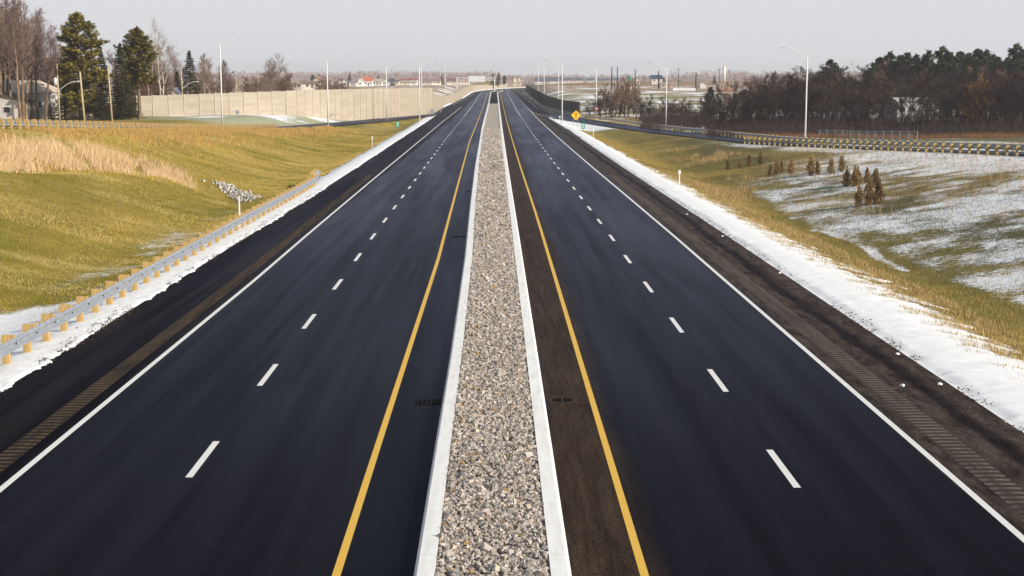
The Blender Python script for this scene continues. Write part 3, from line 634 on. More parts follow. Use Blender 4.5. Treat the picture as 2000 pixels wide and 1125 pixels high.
# ------------------------------------------------------------------ lamps
def lamp(px, D, ytop, sgn, label, basez=None, arm=3.0):
    x = at(px, D); z = tz(x, D) if basez is None else basez
    h = H + (HOR-ytop)*D/F - z
    root = empty('street_lamp', (x, D, z), 0, label, 'street lamp', 'tall pale highway lamps')
    MB().tube([(0,0,-.3),(0,0,.12)], .28, 12).tube([(0,0,.12),(0,0,.2)], .17, 12).build('base', MAT_KERB, root)
    MB().tube([(0,0,.2),(0,0,h*.5),(0,0,h)], [.135,.11,.075], 12).tube([(0,0,h),(0,0,h+.06)], [.085,.06], 12).build('pole', MAT_POLE, root, smooth=True)
    a = MB(); pts = []; lo = []
    for k in range(9):
        t = k/8; pts.append((sgn*arm*t, 0, h-.25+1.2*math.sin(t*math.pi/2)**.9)); 
        if k < 7: lo.append((sgn*arm*t, 0, h-1.05+(1.86)*math.sin(t*math.pi/2*1.05)**.8))
    a.tube(pts, .038, 8); a.tube(lo, .03, 8)
    for k in (2, 4): a.tube([pts[k], lo[k]], .018, 6)
    a.build('arm', MAT_POLE, root, smooth=True)
    hd = MB(); e = pts[-1]; L = .75
    sec = [(-.1,.06,.05),(.08,.13,.07),(.35,.17,.09),(.62,.13,.07),(L,.04,.03)]; v = []; f = []
    for o, wd, ht in sec:
        for k in range(10):
            t = 2*math.pi*k/10; v.append((e[0]+sgn*o, wd*math.cos(t), e[2]+.03+ht*math.sin(t)*(1 if math.sin(t) > 0 else .55)))
    for i in range(4):
        for k in range(10): f.append((i*10+k, i*10+(k+1) % 10, i*10+10+(k+1) % 10, i*10+10+k))
    f += [tuple(range(10)), tuple(range(40, 50))]; hd.add(v, f); ho = hd.build('lamp_head', MAT_HEAD, root, smooth=True)
    MB().tube([(e[0]+sgn*.38,0,e[2]-.06),(e[0]+sgn*.38,0,e[2]+.0)], [.09,.13], 12).build('lens', MAT_LENS, ho)
    return root
lamp(438, 242, 88, 1, 'nearest lamp on the left, standing before the pale noise wall near its sign')
lamp(643, 272, 120, 1, 'lamp on the left at the tip of the visible left ramp asphalt')
lamp(757, 333, 130, 1, 'left lamp standing in front of the noise wall between ramp and wall')
lamp(820.5, 303, 126, 1, 'lamp in the gore where the left ramp meets the highway')
lamp(825, 420, 127, 1, 'thin far lamp showing just behind the gore lamp at the noise wall end', arm=2.6)
lamp(870.6, 590, 131, 1, 'distant lamp on the frosty field behind the low curved noise wall')
lamp(1571, 208, 108, -1, 'tallest lamp on the right, before the dark thicket of trees')
lamp(1299, 272, 133, -1, 'right lamp behind the far guardrail at the edge of the thicket')
lamp(1163, 335, 136, -1, 'right lamp carrying a small round red and white sign')
lamp(1097, 302, 128, -1, 'lamp in the snowy gore left of the yellow diamond sign')
lamp(1089.8, 430, 134, -1, 'lamp behind the dark noise wall, just left of the gore lamp', arm=2.6)
lamp(1062, 520, 131, -1, 'far lamp behind the middle of the dark noise wall')
lamp(1050.5, 640, 131, -1, 'farthest lamp of the right row behind the dark noise wall')

# ------------------------------------------------------------------ noise walls
def wall_m(name, c0, c1, ax):
    m = M(name, .9, .1); X, Y, Z = m.sep(m.attr('uvw')['Vector'])
    q = m.n('ShaderNodeCombineXYZ'); m.set(q.inputs[0], m.ma('FLOOR', m.ma('DIVIDE', X, 3.))); m.set(q.inputs[1], m.ma('FLOOR', m.ma('DIVIDE', Z, .62)))
    wn = m.n('ShaderNodeTexWhiteNoise'); wn.noise_dimensions = '2D'; m.t.links.new(q.outputs[0], wn.inputs['Vector'])
    q2 = m.n('ShaderNodeCombineXYZ'); m.set(q2.inputs[0], X); m.set(q2.inputs[1], Z); n = m.noise(m.scale(q2.outputs[0], (.7, 5, 1)), 1, 5, .65)
    c = m.mix(wn.outputs['Value'], c0, c1); c = m.mix(m.rng(n, .35, .7, 0, .4), c, tuple(x*.72 for x in c0))
    fx = m.ma('FRACT', m.ma('DIVIDE', Z, .31)); j = m.ma('LESS_THAN', fx, .09); c = m.mix(m.ma('MULTIPLY', j, .35), c, tuple(x*.5 for x in c0))
    m.col(c); return m.m
def noise_wall(label, pts, hs, mat, pmat, every=3., thick=.14, prow=1):
    """pts: plan polyline (x,y,zbase); hs: height at each point"""
    P = np.array(pts, float); d = np.concatenate([[0], np.cumsum(np.hypot(*np.diff(P[:,:2], axis=0).T))]); n = max(2, int(d[-1]//every)+1)
    s = np.linspace(0, d[-1], n); Xs = np.interp(s, d, P[:,0]); Ys = np.interp(s, d, P[:,1]); Zb = np.interp(s, d, P[:,2]); Hh = np.interp(s, d, hs)
    o = np.array([Xs[0], Ys[0], Zb[0]]); root = empty('noise_wall', tuple(o), 0, label, 'noise wall')
    V = []; Qd = []; uv = []; m = MB(); k = 0
    for i in range(n-1):
        a = np.array([Xs[i], Ys[i]])-o[:2]; b = np.array([Xs[i+1], Ys[i+1]])-o[:2]; t = (b-a)/np.linalg.norm(b-a); nr = np.array([-t[1], t[0]])*thick/2
        z0 = min(Zb[i], Zb[i+1])-1.-o[2]; z1 = (Zb[i]+Hh[i]+Zb[i+1]+Hh[i+1])/2-o[2]
        c = [a-nr, b-nr, b+nr, a+nr]; vs = [(p[0], p[1], z) for z in (z0, z1) for p in c]
        V += vs; us = [s[i], s[i+1], s[i+1], s[i]]*2; uv += [(us[q], 0, vs[q][2]+10) for q in range(8)]
        Qd += [[k+q for q in f] for f in ((4,5,6,7),(0,1,5,4),(1,2,6,5),(2,3,7,6),(3,0,4,7))]; k += 8
    me = bigmesh('panel', np.array(V), np.array(Qd), mat); at2 = me.attributes.new('uvw', 'FLOAT_VECTOR', 'POINT'); at2.data.foreach_set('vector', np.array(uv, np.float32).ravel())
    link('panel', me, root)
    for i in range(n):
        i0, i1 = max(0, i-1), min(n-1, i+1); a = math.atan2(Ys[i1]-Ys[i0], Xs[i1]-Xs[i0])
        if i < 100:
            b = MB().box(-.14, .14, -.16, .16, -1., Hh[i]+.08).build('post', pmat, root, (Xs[i]-o[0], Ys[i]-o[1], Zb[i]-o[2])); b.rotation_euler = (0, 0, a)
        else: m.box(Xs[i]-o[0]-.14, Xs[i]-o[0]+.14, Ys[i]-o[1]-.16, Ys[i]-o[1]+.16, Zb[i]-o[2]-1, Zb[i]-o[2]+Hh[i]+.08)
    if m.v: tag(m.build('far_posts', pmat, root), kind='stuff')
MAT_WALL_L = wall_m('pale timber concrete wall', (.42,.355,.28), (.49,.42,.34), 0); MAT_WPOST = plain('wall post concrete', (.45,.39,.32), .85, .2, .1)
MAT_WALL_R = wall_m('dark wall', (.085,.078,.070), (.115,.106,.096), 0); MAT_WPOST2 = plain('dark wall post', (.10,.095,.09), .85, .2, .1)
def topz(px, D, y): return H+(HOR-y)*D/F
wl = [(275,287,187),(420,293,182),(575,302,176.5),(660,318,174),(750,340,172.5),(845,385,171.5)]
pts = [(at(px, D), D, tz(at(px, D), D)) for px, D, y in wl]; hs = [topz(px, D, y)-p[2] for (px, D, y), p in zip(wl, pts)]
noise_wall('long pale panelled noise wall behind the left ramp', pts, hs, MAT_WALL_L, MAT_WPOST)
wl = [(846,390,183),(862,450,187),(871,500,187),(895,600,179),(905,690,173),(916,850,168.5),(925,1000,166)]
pts = [(at(px, D), D, float(zr(D))-.1) for px, D, y in wl]; hs = [topz(px, D, y)-p[2] for (px, D, y), p in zip(wl, pts)]
for Yc in (1080,1160,1250,1400): pts.append((float(EDGE_L(Yc))-3.5, Yc, float(zr(Yc)))); hs.append({1080:3.6,1160:1.6,1250:.9,1400:.9}[Yc])
noise_wall('low tan noise wall curving along the left edge of the distant highway', pts, hs, MAT_WALL_L, MAT_WPOST, 6.)
wl = [(1131,350,198.5),(1107,380,196),(1090,397,193),(1075,430,188.5),(1062,467,183.5),(1050,560,177),(1040,672,171.5),(1031,860,167),(1026.5,960,165)]
pts = [(at(px, D), D, float(zr(D))-.1) for px, D, y in wl]; hs = [topz(px, D, y)-p[2] for (px, D, y), p in zip(wl, pts)]
pts.append((pts[-1][0]+9, 1060, -1.1)); hs.append(3.6); pts.append((pts[-1][0]+26, 1190, -1.)); hs.append(3.6)
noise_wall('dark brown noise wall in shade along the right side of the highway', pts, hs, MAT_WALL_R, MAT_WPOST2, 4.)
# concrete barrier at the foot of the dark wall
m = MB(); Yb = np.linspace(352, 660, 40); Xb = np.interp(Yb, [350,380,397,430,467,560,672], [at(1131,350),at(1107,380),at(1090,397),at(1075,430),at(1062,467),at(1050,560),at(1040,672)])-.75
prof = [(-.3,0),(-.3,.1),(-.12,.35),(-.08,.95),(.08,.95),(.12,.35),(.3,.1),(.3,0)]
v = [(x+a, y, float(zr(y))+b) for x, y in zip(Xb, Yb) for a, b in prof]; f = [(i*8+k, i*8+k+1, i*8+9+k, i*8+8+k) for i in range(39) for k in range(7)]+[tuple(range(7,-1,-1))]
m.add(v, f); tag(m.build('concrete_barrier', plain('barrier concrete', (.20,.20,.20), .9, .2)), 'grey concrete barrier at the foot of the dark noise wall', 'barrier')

# ------------------------------------------------------------------ signs and markers
MAT_SY = plain('yellow sign face', (.86,.47,.012), .5, .4, .03); MAT_SB = plain('black sign print', (.012,.012,.012), .6, .3, .1)
MAT_SG = plain('green sign face', (.01,.30,.20), .5, .4, .05); MAT_SW = plain('white sign face', (.8,.8,.8), .5, .4, .03); MAT_SR = plain('red sign face', (.55,.06,.06), .5, .4, .05)
MAT_ALU = plain('grey sign back', (.30,.31,.33), .45, .5, .08)
def diamond(hw, y0, y1, mat, name, root, cz, b=.12):
    m = MB(); pts = []
    for k in range(4):
        a = k*math.pi/2
        for d in (-.09,.09): pts.append((hw*math.cos(a+d)*(1-.0), hw*math.sin(a+d)))
    n = len(pts); m.add([(x, y0, z+cz) for x, z in pts]+[(x, y1, z+cz) for x, z in pts], [tuple(range(n)), tuple(range(2*n-1, n-1, -1))]+[(i, n+i, n+(i+1) % n, (i+1) % n) for i in range(n)])
    return m.build(name, mat, root)
D = 295; x = at(1124, D); z = tz(x, D); cz = topz(0, D, 224)-z
r = empty('warning_sign', (x, D, z), 0, 'yellow diamond warning sign with a black arrow in the snowy gore', 'road sign')
diamond(.93, -.02, .0, MAT_SY, 'sign_face', r, cz); 
m = MB(); m.add([(-.1,-.03,cz-.5),(.1,-.03,cz-.5),(.08,-.03,cz+.15),(-.08,-.03,cz+.15)], [(0,1,2,3)]); m.add([(-.22,-.03,cz+.15),(.22,-.03,cz+.15),(0,-.03,cz+.52)], [(0,1,2)])
m.build('arrow', MAT_SB, r)
for s in (-.42,.42): MB().box(s-.035, s+.035, .0, .06, -.5, cz+.45-abs(s)*.3).build('post', MAT_STEEL, r)
def marker(px, D, yt, label, plate=True, wpx=6.5, hpx=11):
    x = at(px, D); z = tz(x, D); top = topz(0, D, yt)-z; r = empty('kilometre_marker', (x, D, z), 0, label, 'road marker')
    MB().box(-.03, .03, -.02, .02, -.4, top-.05).build('post', MAT_STEEL, r); wd = wpx*D/F/2; hh = hpx*D/F
    p = MB().box(-wd, wd, -.05, -.03, top-hh, top).build('plate', MAT_SG, r)
    for q in (.28, .68): MB().box(-wd*.45, wd*.45, -.056, -.052, top-hh*q-hh*.12, top-hh*q+hh*.12).build('number_band', MAT_SW, p)
marker(1138, 262, 239, 'small green marker plate on a post beside the right gore')
marker(778, 262, 236, 'small green marker plate on a thin post at the left verge')
def delineator(px, D, h, label, wide=.09, mat=None, refl=True):
    x = at(px, D); z = tz(x, D); r = empty('delineator_post', (x, D, z), 0, label, 'marker post')
    MB().box(-.035, .035, -.02, .02, -.4, h).build('post', mat or MAT_SW, r)
    if refl: MB().box(-wide, wide, -.035, -.024, h-.26, h+.02).build('reflector', MAT_SW, r)
delineator(1327, 113, 1.45, 'white topped marker post in the snow and grass of the right verge')
delineator(1158, 222, 1.4, 'thin marker post on the right verge near the gore')
delineator(467, 83, 1.75, 'tall bare white stake behind the left guardrail', mat=MAT_SW, refl=False)
delineator(728, 196, 1.4, 'white marker post on the left verge past the guardrail end')
delineator(1092.5, 306, 1.3, 'short white marker beside the gore lamp', .14)
D = 268; x = at(468, D); z = tz(x, D); cz = topz(0, D, 218)-z; r = empty('road_sign', (x, D, z), 0, 'grey back of a diamond sign before the pale noise wall', 'road sign')
diamond(.43, -.02, 0, MAT_ALU, 'sign_panel', r, cz); MB().box(-.035, .035, 0.003, .05, -.4, cz+.3).build('post', MAT_STEEL, r)
D = 380; x = at(845, D); z = tz(x, D); cz = topz(0, D, 217)-z; r = empty('road_sign', (x, D, z), 0, 'grey rectangular sign back on the far left ramp', 'road sign')
MB().box(-.5, .5, -.02, .02, cz-.65, cz+.75).build('sign_panel', MAT_ALU, r); MB().box(-.06, .06, .021, .08, -.4, cz+.5).build('post', MAT_STEEL, r)
D = 333.5; x = at(1163.3, D); z = topz(0, D, 211.5); r = empty('round_sign', (x, D, z), 0, 'round red and white sign fixed to the right lamp pole', 'road sign')
MB().tube([(0,-.26,0),(0,-.24,0)], .52, 20).build('rim', MAT_SR, r); MB().tube([(0,-.267,0),(0,-.262,0)], .26, 20).build('face', MAT_SW, r); MB().box(-.1,.1,-.24,1.4,-.04,.04).build('bracket', MAT_STEEL, r)
# overhead gantry
D = 940.; x0, x1 = at(893, D), at(966, D); zb = -1.2; zt = topz(0, D, 151); r = empty('sign_gantry', (x0, D, zb), 0, 'white overhead sign gantry across the distant left carriageway', 'gantry')
for xx in (0, x1-x0): MB().tube([(xx,0,-.5),(xx,0,zt-zb)], .32, 10).build('leg', MAT_POLE, r)
m = MB(); L = x1-x0; ht = zt-zb; lo = ht-1.9; m.box(.3, L-.3, -.16, .16, ht-.3, ht); m.box(.3, L-.3, -.16, .16, lo, lo+.3)
n = 18
for k in range(n):
    a, b = .4+(L-.8)*k/n, .4+(L-.8)*(k+1)/n; m.tube([(a,0,lo+.15 if k % 2 else ht-.15),(b,0,ht-.15 if k % 2 else lo+.15)], .11, 5)
m.build('truss', MAT_POLE, r)
MB().box(at(915.5,D)-x0, at(948,D)-x0, -.4, -.22, ht-2.9, ht+.8).build('sign_panel', plain('pale sign back', (.66,.67,.66), .6, .3, .04), r)
# far green road sign
D = 640; x = at(1226, D); z = tz(x, D); zt = topz(0, D, 149)-z; r = empty('road_sign', (x, D, z), 0, 'green road sign showing above the reddish bare trees', 'road sign')
MB().box(-.85, .85, -.03, .03, zt-2.0, zt).build('sign_panel', MAT_SG, r)
for s in (-.6,.6): MB().box(s-.06, s+.06, .031, .13, -.5, zt-.1).build('post', MAT_STEEL, r)
# drains
def grate(px, py, D, label, round_=False):
    x = at(px, D); z = float(zr(D)); r = empty('drain_grate' if not round_ else 'manhole_cover', (x, D, z), 0, label, 'drain' if not round_ else 'manhole')
    if round_:
        MB().tube([(0,0,.002),(0,0,.010)], .36, 24).build('frame', plain('dusty iron', (.05,.035,.025), .9, .05), r)
        q = MB().tube([(0,0,.011),(0,0,.014)], .27, 24).build('cover', plain('dark iron', (.006,.005,.004), .9, .05), r)
        MB().box(-.012,.012,-.25,.25,.0145,.018).build('rib', plain('iron rib', (.05,.035,.025), .7, .3), q)
    else:
        MB().box(-.36,.36,-.3,.3,.002,.006).build('frame', plain('grate iron', (.0045,.0045,.006), .9, .03), r)
        m = MB()
        for k in range(6): m.box(-.32+k*.115, -.32+k*.115+.05, -.27, .27, .0065, .02)
        m.build('bars', plain('grate bars', (.013,.013,.016), .85, .05), r)
grate(835, 780, 36.7, 'dark iron grate on the left shoulder beside the median, nearest the camera')
grate(897, 463, 77.0, 'middle drain grate on the left shoulder beside the median kerb')
grate(918, 367, 110.0, 'farthest visible drain grate beside the left median kerb')
grate(1100, 778, 36.9, 'round iron manhole cover in the dusty strip right of the median', True)

# ------------------------------------------------------------------ utility poles and wires
def upole(px, D, yt, label, lean=0., transformer=False, light=0, cross=False, mat=None, rad=.14, name='utility_pole', group='wooden utility poles'):
    x = at(px, D); z = tz(x, D); h = topz(0, D, yt)-z; r = empty(name, (x, D, z), 0, label, 'utility pole', group)
    MB().tube([(0,0,-.5),(lean*h,0,h)], [rad,rad*.68], 10).build('pole', mat or MAT_UTIL, r, smooth=True); tp = lean*h
    if transformer:
        MB().tube([(-.42,-.1,h*.62),(-.42,-.1,h*.62+1.15)], .3, 14).tube([(-.42,-.1,h*.62+1.15),(-.42,-.1,h*.62+1.32)], [.3,.12], 14).build('transformer', MAT_TRANS, r, smooth=True)
    if light:
        pts = [(tp*.6+light*t*3.1, 0, h*.52+1.6*math.sin(t*math.pi/2)) for t in np.linspace(0, 1, 8)]; MB().tube(pts, .05, 8).build('lamp_arm', MAT_POLE, r, smooth=True)
        e = pts[-1]; MB().tube([(e[0]-.1*light,0,e[2]),(e[0]+.25*light,0,e[2]-.02),(e[0]+.6*light,0,e[2]-.05)], [.07,.15,.06], 10).build('lamp_head', MAT_HEAD, r, smooth=True)
    if cross:
        MB().box(tp-1.2, tp+1.2, -.06, .06, h-1.0, h-.84).build('crossarm', MAT_UTIL if not mat else mat, r)
        for s in (-1,-.4,.4,1): MB().tube([(tp+s,0,h-.84),(tp+s,0,h-.6)], .05, 6).build('insulator', MAT_TRANS, r)
    return (x+tp, D, z+h)
T = []
T.append(upole(124.5, 246, 125, 'wooden pole with a white transformer and a curved lamp arm', -.008, True, 1))
T.append(upole(172.5, 238, 140, 'thick leaning wooden pole in front of the big pine', -.055, rad=.19))
T.append(upole(226, 228, 128, 'tall thin wooden pole right of the big pine', -.04))
T.append(upole(300, 300, 131, 'leaning wooden pole rising behind the near end of the pale noise wall', -.045))
T.append(upole(364, 330, 133, 'wooden pole with a curved lamp arm behind the noise wall', -.03, False, 1))
T.append(upole(414, 372, 150, 'wooden pole with a transformer behind the noise wall', -.02, True))
T.append(upole(467, 420, 153, 'short bare pole behind the noise wall right of the first lamp', 0))
T.append(upole(510, 450, 149, 'thin bare pole behind the noise wall left of the round bare tree', 0))
for (px, D, yt, lab) in ((1192.5, 740, 131, 'black pole, leftmost of the pair above the reddish trees'), (1203.5, 760, 131, 'black pole, right one of the pair above the reddish trees'),
                         (1238, 760, 136, 'black pole just right of the green road sign'), (1283.5, 740, 139, 'black pole left of the lamp near the small dark house'), (1356, 700, 142, 'black pole at the right end of the white trailer')):
    upole(px, D, yt, lab, .008 if px < 1200 else 0, mat=MAT_DARKP, rad=.34, group='black poles in the far field')
upole(1322, 820, 133, 'far pole with a crossarm above the white trailer', 0, cross=True, mat=MAT_DARKP, rad=.2)
upole(1401, 820, 133, 'far pole with a crossarm left of the pale silo', 0, cross=True, mat=MAT_DARKP, rad=.2)
upole(1376.5, 760, 144, 'thin pale pole above the small white gable', 0, rad=.13)
def wire(a, b, sag, label):
    pts = [(a[0]+(b[0]-a[0])*t, a[1]+(b[1]-a[1])*t, a[2]+(b[2]-a[2])*t-sag*4*t*(1-t)) for t in np.linspace(0, 1, 13)]
    tag(MB().tube(pts, .022, 5).build('power_cable', MAT_CABLE), label, 'cable', 'cables between the left utility poles')
dn = lambda p, d: (p[0], p[1], p[2]-d)
for i, (a, b) in enumerate([(0,2),(2,3),(3,4),(4,5)]):
    for d in (1.0,): wire(dn(T[a], d+1.9), dn(T[b], d+2.2), .5, ['dark cable from the transformer pole to the pole beyond the big pine', 'dark cable crossing the pines to the pole behind the noise wall', 'dark cable between the two poles at the near end of the noise wall', 'dark cable between the lamp arm pole and the far transformer pole'][i])

# ------------------------------------------------------------------ buildings
MAT_GLASS = plain('window glass', (.035,.04,.05), .15, .6, .2)
def wallm(c): return plain('wall paint', c, .85, .2, .07, .4)
def roofm(c): return plain('roof shingles', c, .9, .1, .15, 1.5)
TRIM = plain('white trim', (.78,.77,.75), .6, .3, .04)
def house(name, label, x0, x1, D, depth, z, wh, rh, wc, rc, ridge='x', win=2, door=True, group=None, chimney=False, cat='house', hip=0., rot=0., garage=False):
    r = empty(name, ((x0+x1)/2, D+depth/2, z), rot, label, cat, group); W = (x1-x0)/2; dd = depth/2; o = .35
    m = MB(); m.box(-W, W, -dd, dd, -1.5, wh)
    if ridge == 'y': m.add([(-W,-dd,wh),(W,-dd,wh),(0,-dd,wh+rh),(-W,dd,wh),(W,dd,wh),(0,dd,wh+rh)], [(0,1,2),(4,3,5)])
    elif hip == 0: m.add([(-W,-dd,wh),(-W,dd,wh),(-W,0,wh+rh),(W,-dd,wh),(W,dd,wh),(W,0,wh+rh)], [(1,0,2),(3,4,5)])
    m.build('wall', wallm(wc), r)
    rf = MB(); t = .14
    if ridge == 'y':
        k = rh/W; A = [(-W-o, wh-o*k), (0, wh+rh+.02), (W+o, wh-o*k)]
        v = [(x, y, zz+e) for y in (-dd-o, dd+o) for e in (.03, t) for x, zz in A]
        rf.add(v, [(0,1,7,6),(1,2,8,7),(3,9,10,4),(4,10,11,5),(0,3,4,1),(1,4,5,2),(6,7,10,9),(7,8,11,10),(0,6,9,3),(2,5,11,8)])
    else:
        k = rh/dd; hx = W*hip; A = [(-dd-o, wh-o*k), (0, wh+rh+.02), (dd+o, wh-o*k)]
        v = [((-1 if s == 0 else 1)*(W+o-(hx if q == 1 else 0)), y, zz+e) for s in (0,1) for e in (.03, t) for q, (y, zz) in enumerate(A)]
        rf.add(v, [(0,6,7,1),(1,7,8,2),(3,4,10,9),(4,5,11,10),(0,1,4,3),(1,2,5,4),(6,9,10,7),(7,10,11,8),(0,3,9,6),(2,8,11,5)]); 
        if hip: rf.add([v[3],v[4],v[5]], [(0,1,2)]); rf.add([v[9],v[10],v[11]], [(0,2,1)])
    ro = rf.build('roof', roofm(rc), r)
    if chimney: MB().box(W*.35, W*.35+.7, -.35, .35, wh+rh*.4, wh+rh+.9).build('chimney', roofm((.28,.14,.1)), ro)
    n = win + (1 if door else 0)
    for i in range(n):
        cx = -W+2*W*(i+.5)/n
        if door and i == n//2:
            if garage: MB().box(cx-1.3, cx+1.3, -dd-.06, -dd-.003, -.1, 2.2).build('garage_door', plain('garage door', (.35,.36,.38), .6, .3, .05), r)
            else: MB().box(cx-.45, cx+.45, -dd-.06, -dd-.003, 0, 2.05).build('door', plain('door paint', (.2,.12,.09), .6, .3, .1), r)
            continue
        wz = wh*.55; fr = MB().box(cx-.65, cx+.65, -dd-.06, -dd-.003, wz-.6, wz+.6).build('window', TRIM, r); MB().box(cx-.52, cx+.52, -dd-.075, -dd-.062, wz-.48, wz+.48).build('pane', MAT_GLASS, fr)
    return r
# near left farm house behind the bare trunks
z = tz(-86, 262); house('house', 'grey white house with a pale roof behind the bare trunks at left', -97, -77.5, 258, 9, .9, 4.6, 1.9, (.62,.60,.58), (.50,.42,.34), 'x', 4, True, hip=.35)
house('shed', 'low shed with a sloping pale roof between the left house and the spruces', -77, -72.5, 262, 6, .9, 3.3, 1.5, (.42,.36,.31), (.55,.48,.41), 'y', 1, False, cat='shed')
house('garage', 'brown gabled porch in front of the grey white left house', -91, -80.5, 252, 5.5, .9, 3.2, 1.3, (.60,.56,.54), (.10,.07,.055), 'y', 2, False, cat='house')
D = 330; house('house', 'roof gable with red and white trim peeking over the noise wall', at(329,D), at(358,D), D, 7, 1.2, 3.1, 1.4, (.66,.60,.55), (.16,.17,.22), 'y', 0, False)
# far left estate, D about 900-1050
def far(name, label, px0, px1, ytop, ybase, D, wc, rc, ridge, rfrac=.4, win=2, door=True, depth=8, chimney=False, hip=0., garage=False, group=None):
    z = topz(0, D, ybase); hgt = (ybase-ytop)*D/F
    return house(name, label, at(px0,D), at(px1,D), D, depth, z, hgt*(1-rfrac), hgt*rfrac, wc, rc, ridge, win, door, group, chimney, 'house', hip, 0, garage)
CR = (.74,.66,.54); WH = (.80,.78,.74); BG = (.60,.50,.40)
far('house', 'cream bungalow with a brown roof behind the noise wall, left of the second lamp', 590, 628, 158, 171, 620, CR, (.22,.16,.13), 'x', .4, 3, True)
far('house', 'cream gable house with a dark red roof edge behind the cream bungalow', 610, 634, 153, 168, 700, CR, (.35,.10,.09), 'y', .5, 1, False)
far('house', 'long low house with a brown roof among the bushes left of the cream bungalow', 570, 592, 162, 170, 600, (.50,.42,.38), (.25,.2,.18), 'x', .4, 2, True)
far('house', 'grey white house with its gable facing the road, left of the flat roofed garage', 667, 681, 153, 168, 900, (.62,.58,.52), (.24,.18,.16), 'y', .4, 1, True)
far('garage', 'low cream garage with a grey door left of the orange roofed house', 684.5, 700.5, 158, 168, 900, CR, (.26,.24,.26), 'x', .3, 0, True, garage=True)
far('house', 'white wing with a steep gable attached beside the orange roofed house', 701, 711.5, 152.5, 167.5, 930, WH, (.5,.45,.42), 'y', .45, 1, False)
far('house', 'white house with a bright orange red roof beyond the noise wall', 710, 729.5, 151, 167, 950, WH, (.50,.16,.09), 'x', .42, 3, True, chimney=True)
far('house', 'grey white bungalow with a tan roof right of the orange roofed house', 730.5, 748, 154, 165.5, 960, (.66,.63,.60), (.40,.35,.30), 'x', .45, 2, True)
far('house', 'pale round fronted house with a dark roof behind the third left lamp', 750, 761, 154, 165, 980, (.62,.60,.55), (.10,.10,.12), 'y', .45, 2, False)
far('house', 'grey house with a dark hipped roof right of the third left lamp', 761, 774, 153, 165, 1000, (.34,.33,.32), (.09,.09,.11), 'x', .5, 2, True, hip=.4)
far('garage', 'small cream annex at the right of the grey hip roofed house', 774, 781, 157, 165, 990, CR, (.15,.13,.13), 'x', .3, 1, False)
far('house', 'cream row house with red eaves, left half of the pair near the gore lamp', 783, 799, 154, 164.5, 1000, (.70,.62,.52), (.32,.11,.09), 'x', .25, 3, True)
far('house', 'white row house with red eaves, right half of the pair near the gore lamp', 800, 816, 154, 164.5, 1000, WH, (.32,.11,.09), 'x', .25, 3, True)
far('house', 'pinkish bungalow with a brown roof just right of the gore lamp', 826, 845, 155, 164, 1020, (.70,.60,.52), (.24,.19,.18), 'x', .4, 3, True)
far('house', 'cream bungalow with a reddish roof above the frosty field', 846, 862, 154, 163.5, 1030, CR, (.30,.16,.14), 'x', .4, 3, True)
far('house', 'cream house with a maroon roof left of the gantry', 874, 892, 153, 163, 1060, (.72,.62,.50), (.22,.10,.10), 'x', .45, 3, True)
far('house', 'low pinkish house seen under the gantry truss', 896, 918, 154, 162.5, 1090, (.72,.60,.52), (.24,.13,.13), 'x', .4, 3, True)
# houses beyond the bend
for i, (a, b, yt, yb, wc, rc, rg, lab) in enumerate([
    (975,992,151,165.5,CR,(.30,.22,.19),'y','cream house with a pale garage right of the dark conifer'),
    (991,1002,149,165,(.40,.33,.30),(.24,.17,.17),'x','brown house with a steep purple brown roof beyond the bend'),
    (1001,1011,149.5,165,(.74,.62,.46),(.24,.19,.19),'y','yellow cream gable house beyond the bend'),
    (1010,1018,149,164.5,(.66,.56,.46),(.20,.19,.22),'y','tan gable house next to the end of the dark noise wall'),
    (1044,1060,152,167,(.70,.62,.55),(.10,.11,.16),'x','cream house with a slate roof just right of the dark wall end'),
    (1062,1072,151,167,(.45,.36,.34),(.09,.09,.13),'x','mauve brown house with a black roof left of the third right lamp'),
    (1072,1088,151,166.5,(.70,.62,.56),(.09,.10,.15),'x','cream terrace with a black roof between the right far lamps'),
    (1089,1099,150,166,(.45,.35,.35),(.10,.10,.14),'x','brown house with a dark roof behind the gore lamp')]):
    far('house', lab, a, b, yt, yb, 1420, wc, rc, rg, .45, 2, True, garage=(i == 0))
for i, (a, b, yt, yb) in enumerate([(1099,1115,152,160.5),(1116,1122,152,160),(1123,1137,152.5,160),(1146,1158,153,160),(1168,1176,153,160.5),(1178,1188,153,160.5),(1192,1203,152,160.5),(1206,1216,153,160.5)]):
    far('house', ['cream bungalow with a slate roof at the left end of the far field row','narrow grey house with a slate roof in the far field row','cream bungalow with a dark bush before it in the far field row','pale grey bungalow left of the round signed lamp','cream bungalow just right of the round signed lamp','small cream house with a blue grey roof in the far row','cream house with a dark roof behind the leftmost black pole','pale house right of the pair of black poles'][i],
        a, b, yt, yb, 1500, (.72,.64,.54) if i % 3 else (.62,.6,.58), [(.10,.11,.16),(.14,.13,.16),(.09,.10,.14)][i % 3], 'x', .5, 2, i % 2 == 0)
far('house', 'dark blue roofed house with a pale gable near the lone black pole', 1270, 1291, 147, 160, 900, (.62,.55,.5), (.05,.07,.10), 'x', .5, 2, False)
far('house', 'small tan hut with a pale pointed roof right of the green road sign', 1240, 1247, 151, 163, 860, (.70,.60,.50), (.55,.5,.45), 'y', .5, 1, False)
far('house', 'long tan barn wall behind the right lamp', 1287, 1320, 161, 171, 800, (.42,.33,.25), (.35,.28,.22), 'x', .25, 2, True)
far('house', 'tiny white gable above the bushes right of the trailer', 1364, 1377, 161, 168, 780, (.7,.66,.62), (.70,.68,.66), 'y', .6, 0, False)
far('barn', 'rust brown shed with a flat roof at the left edge of the thicket', 1401, 1430, 164, 176, 640, (.30,.15,.09), (.38,.28,.18), 'x', .12, 2, True)
